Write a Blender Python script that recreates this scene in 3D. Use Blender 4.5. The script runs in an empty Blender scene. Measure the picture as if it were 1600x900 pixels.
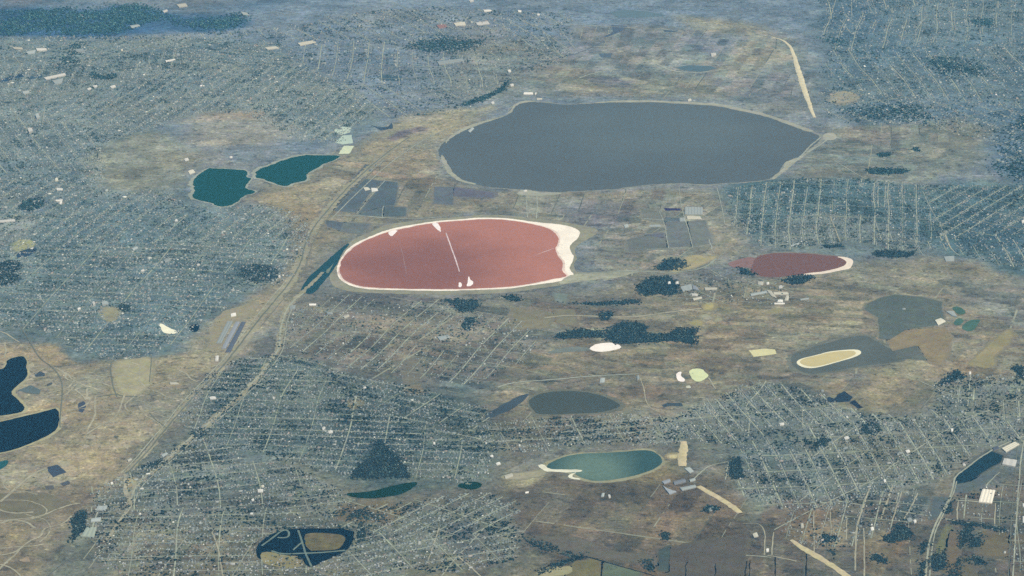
import bpy, bmesh, math, random
import numpy as np
from mathutils import Vector
from mathutils.geometry import tessellate_polygon

random.seed(7)
rng = np.random.default_rng(7)
S = bpy.context.scene
COL = S.collection

# ------------------------------------------------------------------ camera
CAM_H = 8000.0
PITCH = math.radians(19.5)
HFOV = math.radians(21.5)
cd = bpy.data.cameras.new("camera")
cam = bpy.data.objects.new("camera", cd)
COL.objects.link(cam)
cam.location = (0, 0, CAM_H)
cam.rotation_euler = (math.pi / 2 - PITCH, 0, 0)
cd.sensor_fit = 'HORIZONTAL'
cd.angle = HFOV
cd.clip_start = 1.0
cd.clip_end = 600000.0
S.camera = cam

# ------------------------------------------------------------------ daylight
SUN_EL, SUN_AZ = math.radians(48), math.radians(148)     # azimuth from +Y towards +X
sun_dir = Vector((math.sin(SUN_AZ) * math.cos(SUN_EL), math.cos(SUN_AZ) * math.cos(SUN_EL), math.sin(SUN_EL)))
sl = bpy.data.lights.new("sun", 'SUN')
sl.energy = 4.0
sl.angle = math.radians(0.53)
sl.color = (1.0, 0.95, 0.87)
sun = bpy.data.objects.new("sun", sl)
COL.objects.link(sun)
sun.location = (0, 0, 9000)
sun.rotation_euler = (-sun_dir).to_track_quat('-Z', 'Y').to_euler()

W = bpy.data.worlds.new("World")
S.world = W
W.use_nodes = True
nt = W.node_tree
nt.nodes.clear()
sk = nt.nodes.new('ShaderNodeTexSky')
sk.sky_type = 'NISHITA'
sk.sun_disc = False
sk.sun_elevation = SUN_EL
sk.sun_rotation = SUN_AZ
bg = nt.nodes.new('ShaderNodeBackground')
bg.inputs['Strength'].default_value = 0.1
ow = nt.nodes.new('ShaderNodeOutputWorld')
nt.links.new(sk.outputs[0], bg.inputs[0])
nt.links.new(bg.outputs[0], ow.inputs[0])

S.view_settings.view_transform = 'Standard'
S.view_settings.look = 'None'
S.view_settings.exposure = 0.0
S.view_settings.gamma = 1.0
S.view_settings.use_curve_mapping = False

S.cycles.use_denoising = False        # the fine grain of a long-lens aerial photograph

# ------------------------------------------------------------------ haze: the air between the aircraft and the plain
EXT = 150000.0
HAZE_COLOR = (0.065, 0.38, 0.69)
HAZE_DENSITY = 1.4e-5
def make_haze():
    x0, x1, y0, y1, z0, z1 = -EXT - 500, EXT + 500, -EXT - 500, EXT + 500, -1.0, CAM_H + 120
    v = [(x, y, z) for z in (z0, z1) for x, y in ((x0, y0), (x1, y0), (x1, y1), (x0, y1))]
    f = [(3, 2, 1, 0), (4, 5, 6, 7), (0, 1, 5, 4), (1, 2, 6, 5), (2, 3, 7, 6), (3, 0, 4, 7)]
    me = bpy.data.meshes.new("haze")
    me.from_pydata(v, [], f)
    m = bpy.data.materials.new("haze_air")
    m.use_nodes = True
    t = m.node_tree
    t.nodes.clear()
    pv = t.nodes.new('ShaderNodeVolumePrincipled')
    pv.inputs['Color'].default_value = (*HAZE_COLOR, 1)
    pv.inputs['Density'].default_value = HAZE_DENSITY
    pv.inputs['Density Attribute'].default_value = ""
    pv.inputs['Absorption Color'].default_value = (1, 1, 1, 1)
    pv.inputs['Anisotropy'].default_value = 0.0
    o = t.nodes.new('ShaderNodeOutputMaterial')
    t.links.new(pv.outputs[0], o.inputs['Volume'])
    me.materials.append(m)
    ob = bpy.data.objects.new("haze", me)
    ob["kind"] = "stuff"
    ob["label"] = "thin blue haze filling the air over the whole plain"
    COL.objects.link(ob)
make_haze()

# ------------------------------------------------------------------ ground positions and base colours
FX = 800 / math.tan(HFOV / 2)
def gp(px, py):
    """Point of the plain seen at photo pixel (px, py) of the 1600 x 900 photograph."""
    u, v = (px - 800) / FX, (450 - py) / FX
    dy = math.cos(PITCH) + v * math.sin(PITCH)
    dz = -math.sin(PITCH) + v * math.cos(PITCH)
    t = CAM_H / -dz
    return (u * t, dy * t)
def G(pts):
    return [gp(x, y) for x, y in pts]
def to_px(x, y):
    f = y * math.cos(PITCH) + CAM_H * math.sin(PITCH)
    up = y * math.sin(PITCH) - CAM_H * math.cos(PITCH)
    return 800 + FX * x / f, 450 - FX * up / f

_ROW = [31, 219, 450, 675, 869]
_AIR = np.array([[.0141, .0757, .1319], [.0119, .0649, .1136], [.0101, .0549, .0969], [.0089, .0490, .0876], [.0080, .0440, .0790]])
_GAIN = np.array([[1.141, .961, .836], [1.147, .989, .878], [1.150, 1.013, .920], [1.153, 1.029, .946], [1.156, 1.042, .965]])
def seen(rgb):
    """My colour notes were made against their surroundings; this turns them into what flat samples of the photograph measure."""
    r, g, b = rgb
    return (.661 * r + .403 * g + .022 * b - 5.5, .029 * r + 1.029 * g - .037 * b + 12.5, .046 * r + .134 * g + .841 * b + 16)
def alb(rgb, py, gain=1.0, raw=False, low=.012):
    """Base colour of a surface that is seen as RGB (0..255) through the haze at photo row PY."""
    if not raw: rgb = seen(rgb)
    if rgb[2] < 175: rgb = (rgb[0], rgb[1] + .5, rgb[2] * .972)        # blue reads a little strong in the samples
    r = []
    for k in range(3):
        c = max(rgb[k], 0) / 255
        c = c / 12.92 if c <= .04045 else ((c + .055) / 1.055) ** 2.4
        a = np.interp(py, _ROW, _AIR[:, k])
        g = np.interp(py, _ROW, _GAIN[:, k])
        r.append(float(min(max((c - a) / g * gain, low), .85)))
    return tuple(r)
def mid_y(pts):
    return sum(p[1] for p in pts) / len(pts)

# ------------------------------------------------------------------ materials
MATS = {}
def mat(name, rgb, var=.16, scales=(60, 300), rough=.9, spec=.1, warm=0.0, ellipse=None, attr=None, bump=0.0, specks=False):
    """rgb with patchy variation of several sizes (metres); ellipse = (cx, cy, rx, ry, rgb_mid, start) blends to rgb_mid in the middle of a lake."""
    m = bpy.data.materials.new(name)
    m.use_nodes = True
    t = m.node_tree
    b = t.nodes['Principled BSDF']
    b.inputs['Roughness'].default_value = rough
    b.inputs['Specular IOR Level'].default_value = spec
    tc = t.nodes.new('ShaderNodeTexCoord')
    if attr:
        a = t.nodes.new('ShaderNodeAttribute')
        a.attribute_name = attr
        src = a.outputs['Color']
    else:
        c = t.nodes.new('ShaderNodeRGB')
        c.outputs[0].default_value = (*rgb, 1)
        src = c.outputs[0]
    if ellipse:
        cx, cy, rx, ry, rgb2, start = ellipse
        mp = t.nodes.new('ShaderNodeMapping')
        mp.vector_type = 'POINT'
        mp.inputs['Location'].default_value = (-cx / rx, -cy / ry, 0)
        mp.inputs['Scale'].default_value = (1 / rx, 1 / ry, 0)
        t.links.new(tc.outputs['Object'], mp.inputs[0])
        ln = t.nodes.new('ShaderNodeVectorMath')
        ln.operation = 'LENGTH'
        t.links.new(mp.outputs[0], ln.inputs[0])
        nz = t.nodes.new('ShaderNodeTexNoise')
        nz.inputs['Scale'].default_value = 1 / 420
        nz.inputs['Detail'].default_value = 3
        t.links.new(tc.outputs['Object'], nz.inputs['Vector'])
        ad = t.nodes.new('ShaderNodeMath')
        ad.operation = 'MULTIPLY_ADD'
        ad.inputs[1].default_value = .5
        t.links.new(nz.outputs[0], ad.inputs[0])
        t.links.new(ln.outputs['Value'], ad.inputs[2])
        mr = t.nodes.new('ShaderNodeMapRange')
        mr.interpolation_type = 'SMOOTHSTEP'
        mr.inputs['From Min'].default_value = 1.2
        mr.inputs['From Max'].default_value = start + .25
        t.links.new(ad.outputs[0], mr.inputs['Value'])
        mx = t.nodes.new('ShaderNodeMix')
        mx.data_type = 'RGBA'
        t.links.new(mr.outputs[0], mx.inputs[0])
        t.links.new(src, mx.inputs[6])
        mx.inputs[7].default_value = (*rgb2, 1)
        src = mx.outputs[2]
    for i, s in enumerate(scales):
        nz = t.nodes.new('ShaderNodeTexNoise')
        nz.inputs['Scale'].default_value = 1 / s
        nz.inputs['Detail'].default_value = 3
        nz.inputs['Roughness'].default_value = .6
        t.links.new(tc.outputs['Object'], nz.inputs['Vector'])
        mr = t.nodes.new('ShaderNodeMapRange')
        mr.inputs['From Min'].default_value = .28
        mr.inputs['From Max'].default_value = .72
        mr.inputs['To Min'].default_value = 1 - var
        mr.inputs['To Max'].default_value = 1 + var
        mr.clamp = False
        t.links.new(nz.outputs[0], mr.inputs['Value'])
        sc = t.nodes.new('ShaderNodeVectorMath')
        sc.operation = 'SCALE'
        t.links.new(src, sc.inputs[0])
        t.links.new(mr.outputs[0], sc.inputs['Scale'])
        src = sc.outputs[0]
        if bump and i == 0:
            bp = t.nodes.new('ShaderNodeBump')
            bp.inputs['Strength'].default_value = bump
            bp.inputs['Distance'].default_value = s * .15
            t.links.new(nz.outputs[0], bp.inputs['Height'])
            t.links.new(bp.outputs[0], b.inputs['Normal'])
    if specks:                                     # small bare spots and small scrubby spots
        for sc_, lo, hi, to, off in ((1 / 62, .57, .68, 1.40, 3.1), (1 / 75, .56, .68, .58, 77.7), (1 / 24, .54, .68, .64, 150.3), (1 / 26, .56, .68, 1.36, 211.9)):
            mp = t.nodes.new('ShaderNodeMapping')
            mp.inputs['Location'].default_value = (off, off * 2, 0)
            mp.inputs['Scale'].default_value = (sc_, sc_, sc_)
            t.links.new(tc.outputs['Object'], mp.inputs[0])
            nz = t.nodes.new('ShaderNodeTexNoise')
            nz.inputs['Scale'].default_value = 1
            nz.inputs['Detail'].default_value = 2
            t.links.new(mp.outputs[0], nz.inputs['Vector'])
            mr = t.nodes.new('ShaderNodeMapRange')
            mr.inputs['From Min'].default_value = lo
            mr.inputs['From Max'].default_value = hi
            mr.inputs['To Min'].default_value = 1
            mr.inputs['To Max'].default_value = to
            t.links.new(nz.outputs[0], mr.inputs['Value'])
            sc = t.nodes.new('ShaderNodeVectorMath')
            sc.operation = 'SCALE'
            t.links.new(src, sc.inputs[0])
            t.links.new(mr.outputs[0], sc.inputs['Scale'])
            src = sc.outputs[0]
    if warm:
        nz = t.nodes.new('ShaderNodeTexNoise')
        nz.inputs['Scale'].default_value = 1 / 95
        nz.inputs['Detail'].default_value = 4
        t.links.new(tc.outputs['Object'], nz.inputs['Vector'])
        mr = t.nodes.new('ShaderNodeMapRange')
        mr.inputs['From Min'].default_value = .38
        mr.inputs['From Max'].default_value = .62
        t.links.new(nz.outputs[0], mr.inputs['Value'])
        mx = t.nodes.new('ShaderNodeMix')
        mx.data_type = 'RGBA'
        mx.inputs[6].default_value = (1 + warm * .5, 1 + warm * .3, 1 - warm * 1.2, 1)
        mx.inputs[7].default_value = (1 + warm * .4, 1 - warm, 1 + warm * 1.0, 1)
        t.links.new(mr.outputs[0], mx.inputs[0])
        mu = t.nodes.new('ShaderNodeVectorMath')
        mu.operation = 'MULTIPLY'
        t.links.new(src, mu.inputs[0])
        t.links.new(mx.outputs[2], mu.inputs[1])
        src = mu.outputs[0]
    t.links.new(src, b.inputs['Base Color'])
    return m

# ------------------------------------------------------------------ objects
def put(o, label=None, cat=None, kind=None, group=None, parent=None):
    COL.objects.link(o)
    if label: o['label'] = label
    if cat: o['category'] = cat
    if kind: o['kind'] = kind
    if group: o['group'] = group
    if parent is not None: o.parent = parent
    return o

def np_mesh(name, verts, faces, mats, face_mat=None, colors=None, k=None):
    """Mesh from numpy arrays; every face has the same number of corners."""
    verts = np.asarray(verts, dtype=np.float32)
    faces = np.asarray(faces, dtype=np.int32)
    n = faces.shape[1]
    me = bpy.data.meshes.new(name)
    me.vertices.add(len(verts))
    me.vertices.foreach_set('co', verts.ravel())
    me.loops.add(faces.size)
    me.loops.foreach_set('vertex_index', faces.ravel())
    me.polygons.add(len(faces))
    me.polygons.foreach_set('loop_start', np.arange(0, faces.size, n, dtype=np.int32))
    me.polygons.foreach_set('loop_total', np.full(len(faces), n, dtype=np.int32))
    if face_mat is not None:
        me.polygons.foreach_set('material_index', np.asarray(face_mat, dtype=np.int32))
    for m in mats: me.materials.append(m)
    me.update(calc_edges=True)
    if colors is not None:
        a = me.attributes.new('tint', 'FLOAT_COLOR', 'POINT')
        c = np.ones((len(verts), 4), dtype=np.float32)
        c[:, :3] = colors
        a.data.foreach_set('color', c.ravel())
    return me

def chaikin(p, n, closed=True):
    p = np.array(p, dtype=float)
    for _ in range(n):
        q = np.roll(p, -1, 0) if closed else p[1:]
        a = p if closed else p[:-1]
        r = np.empty((2 * len(a), 2))
        r[0::2] = .75 * a + .25 * q
        r[1::2] = .25 * a + .75 * q
        p = r if closed else np.vstack([p[:1], r, p[-1:]])
    return p

def ragged(p, step, amp, closed=True, r=None):
    """Edges cut into short steps and displaced by noise of two sizes (metres)."""
    r = r or rng
    p = np.array(p, dtype=float)
    q = np.vstack([p, p[:1]]) if closed else p
    d = np.hypot(*(q[1:] - q[:-1]).T)
    s = np.concatenate([[0], np.cumsum(d)])
    n = max(8, int(s[-1] / step))
    tt = np.linspace(0, s[-1], n, endpoint=not closed)
    x, y = np.interp(tt, s, q[:, 0]), np.interp(tt, s, q[:, 1])
    if amp:
        for k, a in ((14, 1.0), (6, .7), (3, .5), (1, .34)):
            m = max(5, n // k)
            for arr in (x, y):
                c = r.normal(0, amp * a * .6, m)
                if closed: c = np.append(c, c[0])
                f = np.interp(np.linspace(0, len(c) - 1, n, endpoint=not closed), np.arange(len(c)), c)
                arr += f
    return np.column_stack([x, y])

def shape(px, smooth=2, amp=10, step=18):
    p = np.array(G(px))
    if smooth: p = chaikin(p, smooth)
    return ragged(p, step, amp)

_LIFT = [0]
OUTLINE = {}
def rim(name, p, w0, w1, z, m, label):
    """An uneven margin around the outline p (ground metres), W0 to W1 metres wide."""
    n = len(p)
    t = np.roll(p, -1, 0) - np.roll(p, 1, 0)
    t /= np.maximum(np.hypot(t[:, 0], t[:, 1]), 1e-6)[:, None]
    nrm = np.column_stack([t[:, 1], -t[:, 0]])
    area = (p[:, 0] * np.roll(p[:, 1], -1) - np.roll(p[:, 0], -1) * p[:, 1]).sum()
    if area < 0: nrm = -nrm
    w = np.zeros(n)
    for k in (24, 8, 2):
        c = rng.uniform(0, 1, max(4, n // k)) ** 2
        w += np.interp(np.linspace(0, len(c), n, endpoint=False), np.arange(len(c) + 1), np.append(c, c[0]))
    w = w0 + (w1 - w0) * w / 2.0
    v = np.vstack([np.column_stack([p - nrm * 8, np.full(n, z)]), np.column_stack([p + nrm * w[:, None], np.full(n, z)])])
    i = np.arange(n)
    j = (i + 1) % n
    f = np.column_stack([i, i + n, j + n, j])
    return put(bpy.data.objects.new(name, np_mesh(name, v, f, [m])), label, None, 'structure')
def sheet(name, px, z, m, label=None, smooth=2, amp=10, step=18, kind='structure', ready=None, group=None, cat=None):
    p = ready if ready is not None else shape(px, smooth, amp, step)
    if label: OUTLINE[label] = p
    _LIFT[0] += 1
    z = z + .011 * (_LIFT[0] % 40)
    tri = tessellate_polygon([[Vector((a, b, 0)) for a, b in p]])
    v = np.column_stack([p, np.full(len(p), z)])
    f = []
    for a, b, c in tri:
        k = (p[b][0] - p[a][0]) * (p[c][1] - p[a][1]) - (p[b][1] - p[a][1]) * (p[c][0] - p[a][0])
        f.append((a, b, c) if k > 0 else (a, c, b))
    me = np_mesh(name, v, f, [m])
    return put(bpy.data.objects.new(name, me), label, cat, kind, group)

def ribbon_arrays(p, width, z, h=0.0, wob=.12):
    """A strip (h = 0) or a bank with sloping sides (h > 0) along the ground line p."""
    p = np.asarray(p)
    t = np.gradient(p, axis=0)
    t /= np.maximum(np.hypot(t[:, 0], t[:, 1]), 1e-6)[:, None]
    nrm = np.column_stack([-t[:, 1], t[:, 0]])
    w = width * .5 * (1 + wob * rng.normal(0, 1, len(p)))
    w = np.maximum(w, .3 * np.asarray(width) * .5)[:, None]
    zz = np.full(len(p), z)
    L, R = np.column_stack([p + nrm * w, zz + h]), np.column_stack([p - nrm * w, zz + h])
    n = len(p)
    i = np.arange(n - 1)
    if not h:
        return np.vstack([L, R]), np.column_stack([i, i + n, i + n + 1, i + 1])
    L2, R2 = np.column_stack([p + nrm * (w + 1.8 * h), zz]), np.column_stack([p - nrm * (w + 1.8 * h), zz])
    v = np.vstack([L2, L, R, R2])
    f = np.vstack([np.column_stack([i + k * n, i + (k + 1) * n, i + (k + 1) * n + 1, i + k * n + 1]) for k in range(3)])
    return v, f

def ribbon(name, px, width, z, m, label, smooth=2, amp=2, step=30, h=0.0, kind='structure', cat=None, wob=.12, group=None):
    p = np.array(G(px))
    if smooth: p = chaikin(p, smooth, False)
    p = ragged(p, step, amp, False)
    if isinstance(width, (list, tuple)):
        width = np.interp(np.linspace(0, 1, len(p)), np.linspace(0, 1, len(width)), width)
    _LIFT[0] += 1
    v, f = ribbon_arrays(p, width, z + .011 * (_LIFT[0] % 40), h, wob)
    return put(bpy.data.objects.new(name, np_mesh(name, v, f, [m])), label, cat, kind, group)

# ------------------------------------------------------------------ raster of the plain (25 m cells) for land cover and settlement density
X0, X1, Y0, Y1, CELL = -6700.0, 6700.0, 14000.0, 34500.0, 25.0
NX, NY = int((X1 - X0) / CELL) + 1, int((Y1 - Y0) / CELL) + 1
def raster(poly):
    """Mask (NY, NX) of the cells whose centre lies in the polygon (ground metres)."""
    m = np.zeros((NY, NX), dtype=bool)
    p = np.asarray(poly)
    ys = Y0 + np.arange(NY) * CELL
    xs = X0 + np.arange(NX) * CELL
    j0, j1 = np.searchsorted(ys, [p[:, 1].min(), p[:, 1].max()])
    a, b = p, np.roll(p, -1, 0)
    for j in range(j0, min(j1, NY)):
        y = ys[j]
        hit = (a[:, 1] <= y) != (b[:, 1] <= y)
        if not hit.any(): continue
        c = np.sort(a[hit, 0] + (y - a[hit, 1]) / (b[hit, 1] - a[hit, 1]) * (b[hit, 0] - a[hit, 0]))
        for k in range(0, len(c) - 1, 2):
            i0, i1 = np.searchsorted(xs, [c[k], c[k + 1]])
            m[j, i0:i1] = True
    return m
def blur(a, r):
    r = max(0, int(r / CELL))
    if r == 0: return a.astype(np.float32)
    a = a.astype(np.float32)
    for _ in range(2):
        for ax in (0, 1):
            pad = [(r + 1, r) if k == ax else (0, 0) for k in range(a.ndim)]
            c = np.cumsum(np.pad(a, pad, mode='edge'), axis=ax, dtype=np.float64)
            n = a.shape[ax]
            a = ((np.take(c, range(2 * r + 1, 2 * r + 1 + n), ax) - np.take(c, range(0, n), ax)) / (2 * r + 1)).astype(np.float32)
    return a
def noise(wave, octaves=4, seed=0, gain=.55):
    """Smooth value noise on the raster, about -1..1, longest wave in metres."""
    r = np.random.default_rng(1000 + seed)
    out = np.zeros((NY, NX), np.float32)
    amp, tot = 1.0, 0.0
    for _ in range(octaves):
        nx, ny = max(2, int((X1 - X0) / wave) + 3), max(2, int((Y1 - Y0) / wave) + 3)
        g = r.uniform(-1, 1, (ny, nx)).astype(np.float32)
        fx, fy = (np.arange(NX) * CELL / wave), (np.arange(NY) * CELL / wave)
        ix, iy = fx.astype(int), fy.astype(int)
        tx, ty = fx - ix, fy - iy
        tx, ty = (tx * tx * (3 - 2 * tx))[None, :], (ty * ty * (3 - 2 * ty))[:, None]
        q = (g[np.ix_(iy, ix)] * (1 - tx) + g[np.ix_(iy, ix + 1)] * tx) * (1 - ty) + (g[np.ix_(iy + 1, ix)] * (1 - tx) + g[np.ix_(iy + 1, ix + 1)] * tx) * ty
        out += amp * q
        tot += amp
        amp *= gain
        wave /= 2
        if wave < CELL * 1.5: break
    return out / tot * 1.7
def at(a, x, y):
    i = np.clip(((x - X0) / CELL + .5).astype(int), 0, NX - 1)
    j = np.clip(((y - Y0) / CELL + .5).astype(int), 0, NY - 1)
    return a[j, i]

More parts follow.
